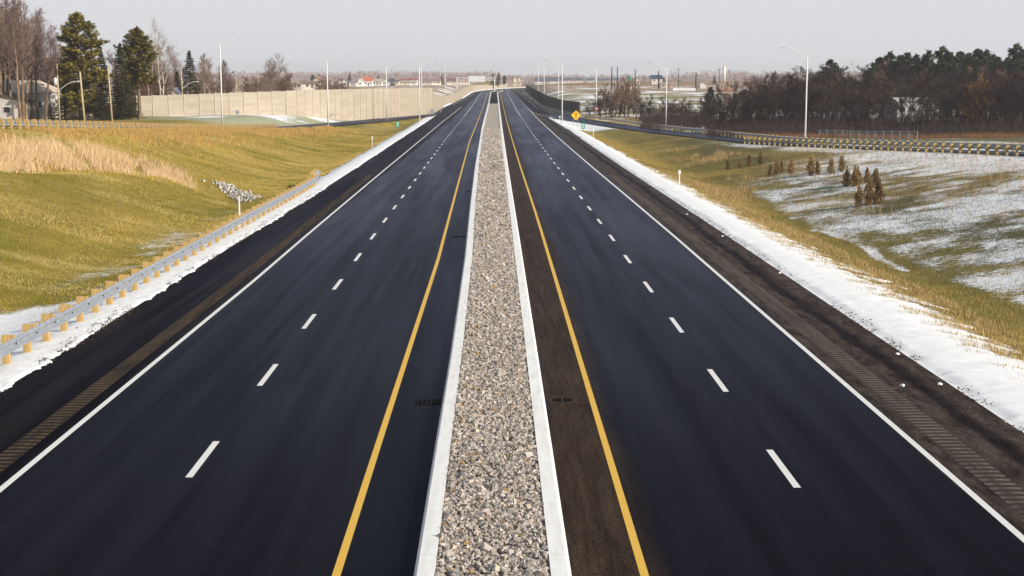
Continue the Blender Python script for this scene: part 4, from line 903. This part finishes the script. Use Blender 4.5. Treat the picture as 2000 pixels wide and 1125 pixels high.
D = 700; z = topz(0, D, 181); r = empty('trailer', (at(1333,D), D, z), 0, 'long white box trailer parked in the field right of the lamp', 'trailer'); W = (at(1355,D)-at(1311,D))/2
MB().box(-W, W, -1.3, 1.3, .2, 2.3).build('body', plain('trailer panel', (.72,.74,.77), .5, .4, .12, 1), r)
m = MB()
for k in range(14): m.box(-W+.3+k*2*W/14.5, -W+.37+k*2*W/14.5, -1.33, -1.303, .3, 2.2)
m.build('ribs', plain('trailer rib', (.6,.62,.66), .5, .4), r); MB().box(-W, W, -1.2, 1.2, -.1, .197).build('chassis', MAT_DARK, r)
for xx in (-W+1.2, W-1.8, W-3): MB().tube([(xx,-1.25,.1),(xx,-.95,.1)], .42, 14).build('wheel', MAT_DARK, r)
D = 1500; z = 2.5; r = empty('silo', (at(1410.5,D), D, z), 0, 'tall pale silo tower on the right horizon', 'silo'); hh = topz(0, D, 130)-z
MB().tube([(0,0,-1),(0,0,hh)], 1.45, 20).build('shaft', plain('silo concrete', (.78,.72,.64), .8, .2, .06), r, smooth=True); MB().tube([(0,0,hh),(0,0,hh+.7)], [1.5,.5], 20).build('cap', plain('silo cap', (.6,.56,.52), .8, .2), r)
# houses in the thicket
D = 292; house('house', 'white house with a flat pale roof half hidden in the right thicket', at(1750,D), at(1822,D), D, 7, topz(0,D,232), 3.6, .5, (.60,.62,.66), (.70,.68,.66), 'x', 3, True)
house('shed', 'grey open porch shed left of the white house in the thicket', at(1700,D), at(1748,D), D+2, 5, topz(0,D,232), 2.2, .5, (.38,.37,.38), (.30,.28,.28), 'x', 3, False, cat='shed')
D = 330; house('house', 'grey stone house barely seen behind the bare trees right of the tallest lamp', at(1532,D), at(1562,D), D, 6, topz(0,D,205), 2.6, 1.6, (.30,.30,.32), (.42,.42,.46), 'y', 2, False)
# chain-link fence
Xa, Ya, Xb, Yb = at(1598,226), 226., at(1790,214), 214.; za, zb2 = tz(Xa,Ya), tz(Xb,Yb); r = empty('chain_link_fence', (Xa,Ya,za), 0, 'low chain link fence behind the right guardrail near the tallest lamp', 'fence')
n = 13; dx, dy = Xb-Xa, Yb-Ya; hf = 1.2
def fz(t): return tz(Xa+dx*t, Ya+dy*t)-za
for i in range(n):
    t = i/(n-1); MB().tube([(dx*t,dy*t,fz(t)-.3),(dx*t,dy*t,fz(t)+hf)], .045, 8).build('fence_post', MAT_STEEL, r)
MB().tube([(dx*t,dy*t,fz(t)+hf-.03) for t in np.linspace(0,1,n)], .025, 6).build('top_rail', MAT_STEEL, r)
MB().tube([(dx*.0,dy*.0,fz(0)+hf-.05),(dx*.07,dy*.07,fz(.07)+.05)], .03, 6).build('brace', MAT_STEEL, r)
m = MB(); nw = 120
for k in range(nw):
    for s in (-1, 1):
        t0 = k/nw; t1 = t0+s*hf/math.hypot(dx,dy)
        if 0 <= t1 <= 1: m.tube([(dx*t0,dy*t0,fz(t0)+.03),(dx*t1,dy*t1,fz(t1)+hf-.05)], .006, 3, False)
m.build('wire_mesh', MAT_STEEL, r)

# ------------------------------------------------------------------ trees
def segmesh(name, Sg, mat, sides=3):
    Sg = np.array(Sg, float); p0, p1, r0, r1 = Sg[:,0:3], Sg[:,3:6], Sg[:,6], Sg[:,7]; d = p1-p0; d /= np.linalg.norm(d, axis=1)[:,None]+1e-9
    ref = np.where(np.abs(d[:,2:3]) < .9, np.array([[0,0,1.]]), np.array([[1.,0,0]])); a = np.cross(d, ref); a /= np.linalg.norm(a, axis=1)[:,None]; b = np.cross(d, a)
    V = []
    for p, r in ((p0, r0), (p1, r1)):
        for k in range(sides):
            t = 2*math.pi*k/sides; V.append(p+(a*math.cos(t)+b*math.sin(t))*r[:,None])
    V = np.stack(V, 1).reshape(-1, 3); base = np.arange(len(Sg))[:,None]*2*sides
    Qd = np.concatenate([base+np.array([k, (k+1) % sides, sides+(k+1) % sides, sides+k]) for k in range(sides)])
    return bigmesh(name, V, Qd, mat)
def bare_tree(seed, h=10., spread=.5, fork=.35, n1=16, n2=9, n3=9, mat=None, tmat=None, tw=.016, multi=1, up=.55, droop=0.):
    """returns (trunk mesh, crown mesh) of a leafless tree of height h"""
    rn = random.Random(seed); TR = []; CRN = []
    def path(p, d, L, r0, r1, n, out, wob, upb):
        pts = []
        for i in range(n):
            q = p+d*(L/n); a = r0+(r1-r0)*i/n; b = r0+(r1-r0)*(i+1)/n; out.append((*p, *q, a, b)); pts.append((q, d.copy(), b)); p = q
            d = (d+Vector((rn.gauss(0,wob), rn.gauss(0,wob), rn.gauss(0,wob*.6)+upb))).normalized()
        return pts
    for mI in range(multi):
        lean = Vector((rn.gauss(0,.10 if multi > 1 else .03), rn.gauss(0,.10 if multi > 1 else .03), 1)).normalized()
        hh = h*(1 if mI == 0 else rn.uniform(.65,.95)); st = Vector((0,0,-.3))
        tr = path(st, lean, hh*.93, .017*hh/math.sqrt(multi)+.02, .02, 12, TR, .035, .05)
        for k in range(max(5, n1//multi)):
            f = fork+(1-fork)*(k+rn.random())/max(5, n1//multi); f = min(f, .985); q, d, r = tr[min(11, int(f*12))]
            a = rn.uniform(0, 2*math.pi); L = hh*spread*(1.12-f)*rn.uniform(.6, 1.15)+hh*.06
            dd = (Vector((math.cos(a), math.sin(a), 0))*(1-up)+Vector((0,0,up))).normalized()
            b1 = path(q, dd, L, max(r*.55, .022), .012, 6, CRN, .10, .05-droop)
            for j in range(n2):
                q2, d2, r2 = b1[min(5, int((.25+.75*j/n2)*6))]; a2 = Vector((rn.gauss(0,1), rn.gauss(0,1), rn.gauss(.35,.6))).normalized()
                L2 = L*rn.uniform(.22,.5); b2 = path(q2, (d2*.6+a2*.6).normalized(), L2, max(r2*.6, tw*.9), tw*.6, 3, CRN, .13, .05-droop)
                for i in range(n3):
                    q3, d3, r3 = b2[min(2, int(rn.random()*3))]; a3 = Vector((rn.gauss(0,1), rn.gauss(0,1), rn.gauss(.4,.7))).normalized()
                    L3 = L2*rn.uniform(.3,.75)+.12; e = q3+(d3*.55+a3*.6).normalized()*L3; CRN.append((*q3, *e, tw*.75, tw*.4))
    return segmesh('trunk', TR, tmat or mat, 7), segmesh('crown', CRN, mat, 3)
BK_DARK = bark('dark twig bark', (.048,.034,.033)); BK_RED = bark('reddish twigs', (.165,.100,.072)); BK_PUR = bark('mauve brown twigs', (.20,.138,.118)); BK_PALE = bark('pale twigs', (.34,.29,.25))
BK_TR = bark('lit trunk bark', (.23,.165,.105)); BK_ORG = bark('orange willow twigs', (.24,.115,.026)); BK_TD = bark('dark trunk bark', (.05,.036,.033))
BARE = {}
def variants(key, n, **k): BARE[key] = [bare_tree(100*len(BARE)+i, **k) for i in range(n)]
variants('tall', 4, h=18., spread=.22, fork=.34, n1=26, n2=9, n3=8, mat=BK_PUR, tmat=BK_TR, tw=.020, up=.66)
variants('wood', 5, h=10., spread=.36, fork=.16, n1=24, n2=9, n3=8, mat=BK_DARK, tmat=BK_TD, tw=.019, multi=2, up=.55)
variants('red', 4, h=9., spread=.36, fork=.18, n1=24, n2=9, n3=9, mat=BK_RED, tmat=BK_TD, tw=.018, multi=3, up=.58)
variants('round', 2, h=13., spread=.45, fork=.14, n1=30, n2=10, n3=8, mat=BK_PUR, tmat=BK_PUR, tw=.022, multi=3, up=.6)
variants('pale', 2, h=15., spread=.36, fork=.25, n1=22, n2=8, n3=7, mat=BK_PALE, tmat=BK_PALE, tw=.014, multi=2, up=.6)
variants('orange', 1, h=8., spread=.42, fork=.14, n1=30, n2=10, n3=10, mat=BK_ORG, tmat=BK_TD, tw=.02, multi=3, up=.5)
BASEH = dict(tall=18., wood=10., red=9., round=13., pale=15., orange=8.)
def place_bare(key, x, y, h, label, group, cat='tree', name='bare_tree', wide=1.):
    tr, cr = random.choice(BARE[key]); s = h/BASEH[key]
    r = empty(name, (x, y, tz(x, y)), random.uniform(0, 6.28), label, cat, group); r.scale = (s*wide, s*wide, s)
    link('trunk', tr, r); link('crown', cr, r); return r
def conifer(seed, h=14., rad=3.2, kind='pine', mat=None, tmat=None, dens=1., bot=.12):
    rn = np.random.default_rng(seed); rr = random.Random(seed); TR = [(0,0,-.4,0,0,h*.5,.018*h+.05,.011*h),(0,0,h*.5,0,0,h*.98,.011*h,.02)]; tri = []
    nw = int((28 if kind == 'spruce' else 23)*dens)
    for i in range(nw):
        f = bot+(1-bot)*(i+.3)/nw; z = h*f
        if kind == 'spruce': L = rad*(1-(f-bot)/(1-bot))**.85*rr.uniform(.8,1.12)+.15; nb = 10
        else:
            g = (f-bot)/(1-bot); L = rad*min(1., .62+.75*g)*(1-g**2.6)*rr.uniform(.55,1.15)+.3; nb = 8
        for k in range(nb):
            a = rr.uniform(0, 6.283); Lb = L*rr.uniform(.72,1.12); el = (-.22 if kind == 'spruce' else rr.uniform(.05,.42)) 
            dv = np.array([math.cos(a)*math.cos(el), math.sin(a)*math.cos(el), math.sin(el)]); p0 = np.array([0,0,z]); e = p0+dv*Lb+np.array([0,0,(.10*Lb if kind == 'spruce' else .12*Lb)])
            TR.append((*p0, *(p0+(e-p0)*.9), .02+.006*Lb, .01))
            nc = int((34 if kind == 'spruce' else 58)*Lb/2*dens)+8
            t = rn.uniform(.12 if kind == 'spruce' else .15, 1.05, nc)**(.7 if kind == 'spruce' else .6); c = p0+(e-p0)*t[:,None]
            side = np.array([-dv[1], dv[0], 0]); c = c+side*(rn.normal(0, .16, nc)*Lb*(1.15-t))[:,None]+np.array([0,0,1.])*rn.normal(.02, .09 if kind == 'spruce' else .16, nc)[:,None]
            s = (.23 if kind == 'spruce' else .30)*rn.uniform(.6,1.4,nc)*(h/14)**.5
            v = rn.normal(size=(nc,3,3)); v /= np.linalg.norm(v, axis=2)[:,:,None]; v[:,:,2] *= .55; tri.append(c[:,None]+v*s[:,None,None])
    # ragged leader
    tri.append(np.array([0,0,h*.97])[None,None]+rn.normal(0, .16, (30,3,3))*np.array([1,1,2.2]))
    tr = np.concatenate(tri); cm = bigmesh('crown', tr.reshape(-1, 3), np.arange(len(tr)*3).reshape(-1, 3), mat)
    return segmesh('trunk', TR, tmat, 6), cm
NP = needles('pine needles', (.135,.122,.024)); NS = needles('spruce needles', (.050,.050,.022)); ND = needles('dark pine needles', (.036,.058,.030))
CON = {'pine': [conifer(1, 16, 4.3, 'pine', NP, BK_TR, 1.15, .06), conifer(2, 16, 4.0, 'pine', NP, BK_TR, 1., .35)],
       'spruce': [conifer(11+i, 12, 3.0, 'spruce', NS, BK_TD, 1., .04) for i in range(3)],
       'dark': [conifer(21+i, 14, 3.5, 'pine', ND, BK_TD, 1.05, .10) for i in range(4)]}
CONH = dict(pine=16., spruce=12., dark=14.)
def place_con(key, x, y, h, label, group=None, var=None, wide=1., name=None, z=None):
    tr, cr = CON[key][var] if var is not None else random.choice(CON[key]); s = h/CONH[key]
    r = empty(name or ('spruce_tree' if key == 'spruce' else 'pine_tree'), (x, y, tz(x, y) if z is None else z), random.uniform(0, 6.28), label, 'tree', group); r.scale = (s*wide, s*wide, s)
    link('trunk', tr, r); link('crown', cr, r); return r
def con_px(key, px, D, yt, label, group=None, var=None, wide=1.):
    x = at(px, D); return place_con(key, x, D, topz(0, D, yt)-tz(x, D), label, group, var, wide)
def bare_px(key, px, D, yt, label, group, wide=1., name='bare_tree', cat='tree'):
    x = at(px, D); return place_bare(key, x, D, topz(0, D, yt)-tz(x, D), label, group, cat, name, wide)
# left: conifers
con_px('pine', 166, 250, 30, 'big olive green pine towering behind the leaning wooden pole', var=0, wide=1.18)
con_px('pine', 279, 262, 58, 'pine with a dense rounded top above a bare lower trunk', var=1, wide=1.1)
con_px('spruce', 246, 258, 86, 'narrow brownish spruce left of the round topped pine', wide=.85)
con_px('spruce', 208, 268, 92, 'dark spruce half hidden at the right side of the big pine', wide=.8)
con_px('spruce', 378, 335, 101, 'dark pointed spruce rising behind the noise wall', wide=1.05)
con_px('spruce', 353, 340, 140, 'small dark spruce left of the pointed spruce behind the wall', wide=1.2)
con_px('spruce', 258, 268, 150, 'low bushy spruce at the near end of the noise wall', wide=1.5)
con_px('spruce', 245, 252, 165, 'low wide spruce under the round topped pine', wide=1.9)
con_px('spruce', 205, 248, 172, 'low dark spruce at the foot of the big pine on its right', wide=1.8)
con_px('spruce', 135, 250, 160, 'low dark spruce at the foot of the big pine on its left', wide=1.7)
con_px('spruce', 108, 244, 200, 'tiny green spruce beside the left shed', wide=1.4)
con_px('spruce', 128, 280, 120, 'slim dark spruce behind the transformer pole', wide=.8)
# left: bare wood
rt = random.Random(5)
for i in range(14):
    px = [4,12,17,24,33,44,49,54,84,60,70,98,-8,-18][i]; D = rt.uniform(240,258); yt = [10,-8,20,15,30,-12,5,10,22,40,60,55,0,20][i]
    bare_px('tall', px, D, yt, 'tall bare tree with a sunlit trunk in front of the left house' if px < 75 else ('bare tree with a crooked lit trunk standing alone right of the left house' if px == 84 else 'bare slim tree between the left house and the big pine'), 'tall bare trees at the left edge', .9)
for i in range(34):
    px = rt.uniform(-30, 150); D = rt.uniform(268, 330); yt = np.interp(px, [-30,0,45,100,150], [15,20,5,60,75])+rt.uniform(0, 70)
    bare_px('tall' if i % 3 else 'wood', px, D, yt, 'purplish brown bare tree in the wood behind the left house', 'bare trees of the wood behind the left house', 1.15)
for i in range(26):
    px = rt.uniform(195, 350); D = rt.uniform(285, 360); yt = np.interp(px, [195,240,300,345], [85,90,75,110])+rt.uniform(0, 55)
    bare_px('red' if i % 2 else 'tall', px, D, yt, 'reddish bare tree behind the pines left of the noise wall', 'reddish bare trees behind the pines', 1.1)
bare_px('pale', 322, 300, 48, 'pale grey bare tree with fine twigs right of the round topped pine', None, 1.)
bare_px('pale', 300, 310, 66, 'second pale grey bare tree directly behind the round topped pine', None, .9)
for i, (px, yt) in enumerate([(360,92),(405,108),(418,116),(445,120),(432,125),(395,120)]):
    bare_px('tall', px, 345+i*6, yt, 'bare tree with upright twigs around the pointed spruce behind the noise wall', 'bare trees beside the pointed spruce', 1.2)
for i in range(24):
    px = rt.uniform(395, 660); D = rt.uniform(400, 560); yt = rt.uniform(140, 156)
    bare_px('red', px, D, yt, 'mauve brown bare tree of the low wood behind the pale noise wall', 'low bare trees behind the pale noise wall', 1.7)
bare_px('round', 541, 420, 110, 'large rounded bare tree standing alone above the pale noise wall', None, 1.)
bare_px('round', 528, 440, 135, 'smaller bare tree at the left side of the large rounded one', None, 1.)
bare_px('red', 562, 430, 135, 'bushy bare tree at the right side of the large rounded one', None, 1.2)
for px in (648, 660, 640, 672): bare_px('red', px, 480, 150+rt.uniform(0,5), 'brown bare bush beside the second left lamp above the wall', 'bushes by the second left lamp', 1.5, 'bare_bush', 'bush')
# small conifers by the far estate
for px, yt, lab in ((686,143,'small dark conifer above the cream garage'),(741,145,'small dark conifer behind the grey white bungalow'),(615,146,'rounded dark evergreen behind the cream gable house'),(864,146,'dark conifer right of the cream bungalow row'),(900,148,'dark tree cluster behind the gantry'),(963,143,'dark conifer left of the largest far conifer'),(974,141,'largest dark conifer beyond the bend beside the gantry leg'),(985,147,'rounded dark evergreen behind the cream house at the bend'),(1293,150,'dark blue green conifer right of the blue roofed house'),(1392,148,'dark conifer left of the far crossarm pole')):
    x = at(px, 1120); place_con('dark' if px in (615, 985) else 'spruce', x, 1120, topz(0,1120,yt)-2, lab, None, None, 1.3, 'conifer', 2.)
# right: clump of reddish trees near the lamp with the round sign
for i, (px, D, yt) in enumerate([(1170,352,172),(1182,350,165),(1190,356,175),(1200,348,158),(1210,350,152),(1219,352,148),(1226,349,155),(1236,352,160),(1178,360,180),(1240,365,165),(1208,362,165),(1195,344,185)]):
    bare_px('red', px, D, yt, 'reddish brown bare tree of the clump right of the round signed lamp', 'reddish clump by the round signed lamp', 1.0)
for i in range(18):
    px = 1150+190*(i+rt.random())/18; bare_px('wood', px, rt.uniform(315, 350), rt.uniform(183, 206), 'low dark bare bush between the reddish clump and the thicket', 'low bare bushes beside the reddish clump', 1.5, 'bare_bush', 'bush')
# right: the thicket
def prof(px): return np.interp(px, [1240,1290,1340,1400,1440,1480,1540,1600,1660,1720,1800,1900,2000,2080], [205,200,188,176,160,142,136,133,128,125,128,128,128,125])
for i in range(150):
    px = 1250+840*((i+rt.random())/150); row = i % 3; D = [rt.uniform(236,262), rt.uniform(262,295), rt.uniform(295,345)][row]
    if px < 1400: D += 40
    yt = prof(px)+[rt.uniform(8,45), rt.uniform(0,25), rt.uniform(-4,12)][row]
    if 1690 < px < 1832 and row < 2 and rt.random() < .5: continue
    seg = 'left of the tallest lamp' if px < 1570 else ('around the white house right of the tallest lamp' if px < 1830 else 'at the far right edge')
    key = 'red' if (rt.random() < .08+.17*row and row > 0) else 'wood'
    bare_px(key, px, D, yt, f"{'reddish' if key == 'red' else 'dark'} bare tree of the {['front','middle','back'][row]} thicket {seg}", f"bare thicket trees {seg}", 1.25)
bare_px('pale', 1657, 330, 118, 'thin pale dead tree poking above the thicket right of the round evergreen', None, .5)
for px, yt in ((1895,150),(1905,158)): bare_px('orange', px, 250, yt, 'orange twigged willow glowing in the right thicket' if px < 1900 else 'smaller orange willow bush beside the glowing willow', None, 1.0, 'willow')
con_px('dark', 1616, 325, 117, 'lone dark evergreen above the thicket right of the tallest lamp', wide=1.2)
pl = [(1700,124),(1712,113),(1733,104),(1752,109),(1765,105),(1783,108),(1806,101),(1833,94),(1848,104),(1868,102),(1884,106),(1901,97),(1919,99),(1940,112),(1960,113),(1977,89),(1997,98),(2020,95)]
for i, (px, yt) in enumerate(pl):
    D = 330+rt.uniform(-8, 25); con_px('dark', px, D, yt, 'dark green pine in the tall row above the right thicket' if px < 1950 else 'tall dark pine at the far right end of the pine row', 'row of dark pines above the right thicket', None, 1.15)
for px, yt in ((1690,140),(1722,145),(1745,150)): con_px('dark', px, 300, yt, 'olive green pine low in front of the dark pine row', 'olive pines before the dark row', None, 1.2)
con_px('dark', 1385, 330, 170, 'small dark evergreen at the left end of the thicket', wide=1.2)
# undergrowth
def undergrowth():
    Sg = []; rr = random.Random(9)
    for i in range(15000):
        px = rr.uniform(1250, 2090); D = rr.uniform(228, 300) + (35 if px < 1380 else 0); x = at(px, D); 
        Sg.append((x, D, rr.uniform(.3, 1.), rr.uniform(.4, 2.4)))
    A = np.array(Sg); Z = terr(A[:,0], A[:,1]); n = len(A); d = rng.normal(0, .55, (n,2)); hh = A[:,3]
    S2 = np.concatenate([A[:,:2]+rng.normal(0,.4,(n,2)), (Z-.1)[:,None], A[:,:2]+d, (Z+hh)[:,None], np.full((n,1), .03), np.full((n,1), .012)], 1)
    S3 = np.concatenate([A[:,:2]+d*.5, (Z+hh*.5)[:,None], A[:,:2]+d*.5+rng.normal(0,.5,(n,2)), (Z+hh*rng.uniform(.5,1.1,n))[:,None], np.full((n,1), .02), np.full((n,1), .01)], 1)
    tag(link('undergrowth', segmesh('undergrowth', np.concatenate([S2, S3]), BK_DARK, 3)), 'tangled dark undergrowth below the right thicket', 'undergrowth', kind='stuff')
    n = 5200; Y = rng.uniform(222, 236, n); X = np.array([at(p, y) for p, y in zip(rng.uniform(1400, 2080, n), Y)]); ok = X > RRx(Y)+HWR+2
    blades('tall_dry_grass', X[ok], Y[ok], .3, .9, np.tile(ar([.24,.125,.06]), (ok.sum(),1)), (0,0), 'rusty dry grass along the foot of the right thicket', .02, 4, .2)
undergrowth()
# far wood that closes the horizon
def far_wood():
    Sg = []; V = []
    n = 2800; px = rng.uniform(-150, 2150, n); D = rng.uniform(1640, 2480, n); hh = rng.uniform(6.5, 12.5, n)*(1+.35*(fbm(px*.01, px*0, 4)-.5)); x = (px-XV)*D/F; zb = terr(x, D)
    k = 46
    c = np.stack([np.repeat(x, k)+rng.normal(0, 3.2, n*k), np.repeat(D, k)+rng.normal(0, 3, n*k), np.repeat(zb, k)+np.repeat(hh, k)*rng.uniform(0, 1, n*k)**.8], -1)
    e = rng.normal(0, 1, (n*k,2,3))*np.array([.9,.9,1.5]); V = np.stack([c, c+e[:,0]*.9, c+e[:,1]*.6], 1).reshape(-1, 3)
    me = bigmesh('distant_wood', V, np.arange(len(V)).reshape(-1, 3), bark('distant twigs', (.29,.215,.20), .3)); tag(link('distant_wood', me), 'hazy mauve band of bare woods along the horizon', 'woodland', kind='stuff')
far_wood()
# planted cedars on the right slope
CED = []
for i in range(3):
    rn = np.random.default_rng(60+i); n = 900; h = 1.0; f = rn.uniform(0, 1, n)**.8; rad = .27*np.sqrt(np.clip(1-f**2.2, 0.02, 1))*(.55+.45*np.minimum(1, f*5)); a = rn.uniform(0, 6.283, n); q = rad*np.sqrt(rn.uniform(.25, 1, n))*rn.uniform(.8,1.2,n)
    q = q*(1+.45*np.sin(a*3+f*9+i)); c = np.stack([q*np.cos(a), q*np.sin(a), f*h*(1+.18*np.sin(a*2+i*2))], -1); v = rn.normal(size=(n,3,3))*np.array([.35,.35,1.4]); v /= np.linalg.norm(v, axis=2)[:,:,None]
    tri = c[:,None]+v*.075; CED.append((bigmesh('foliage', tri.reshape(-1, 3), np.arange(n*3).reshape(-1, 3), needles('cedar foliage', (.19,.13,.055))), MB().tube([(0,0,-.15),(0,0,.5)], [.03,.012], 6).mesh('stem', BK_TD)))
ced = [(1421,331,1.0),(1444,327,.75),(1463,324,1.15),(1485,320,1.3),(1505,342,1.05),(1517,340,1.25),(1526,337,1.1),(1545,338,1.25),(1584,342,1.55),(1597,340,1.15),(1624,339,1.35),(1644,335,1.4),(1655,363,1.5),(1671,363,1.6),(1676,361,1.45),(1695,356,1.15),(1711,362,1.3),(1680,404,1.35),(1700,400,1.6),(1719,398,1.65)]
for i, (px, py, h) in enumerate(ced):
    x, D = hit(px, py); z = tz(x, D)
    grp, lab = ('cedars of the far left row on the slope', 'small olive cedar in the loose row below the right ramp') if px < 1530 else (('cedars in the middle of the slope', 'brownish cedar in the middle cluster on the snowy slope') if py < 350 else (('cedars of the brown clump', 'rusty cedar of the clump wrapped in dry weeds') if py < 380 else ('cedars of the nearest trio', 'cedar of the nearest trio on the snowy right slope')))
    r = empty('cedar_shrub', (x, D, z), random.uniform(0, 6), lab, 'shrub', grp); h *= .9; r.scale = (h*.88, h*.88, h); f, s = CED[i % 3]; link('foliage', f, r); link('stem', s, r)

# ------------------------------------------------------------------ haze
hm = bpy.data.materials.new('haze'); hm.use_nodes = True; t = hm.node_tree; t.nodes.remove(t.nodes['Principled BSDF'])
pv = t.nodes.new('ShaderNodeVolumePrincipled'); pv.inputs['Color'].default_value = (.90,.90,.93,1); pv.inputs['Density'].default_value = .00019; pv.inputs['Anisotropy'].default_value = .2
t.links.new(pv.outputs[0], t.nodes['Material Output'].inputs['Volume'])
hz = MB().box(-2700, 2700, -40, 2700, -4.5, 26).build('haze', hm); tag(hz, kind='stuff')
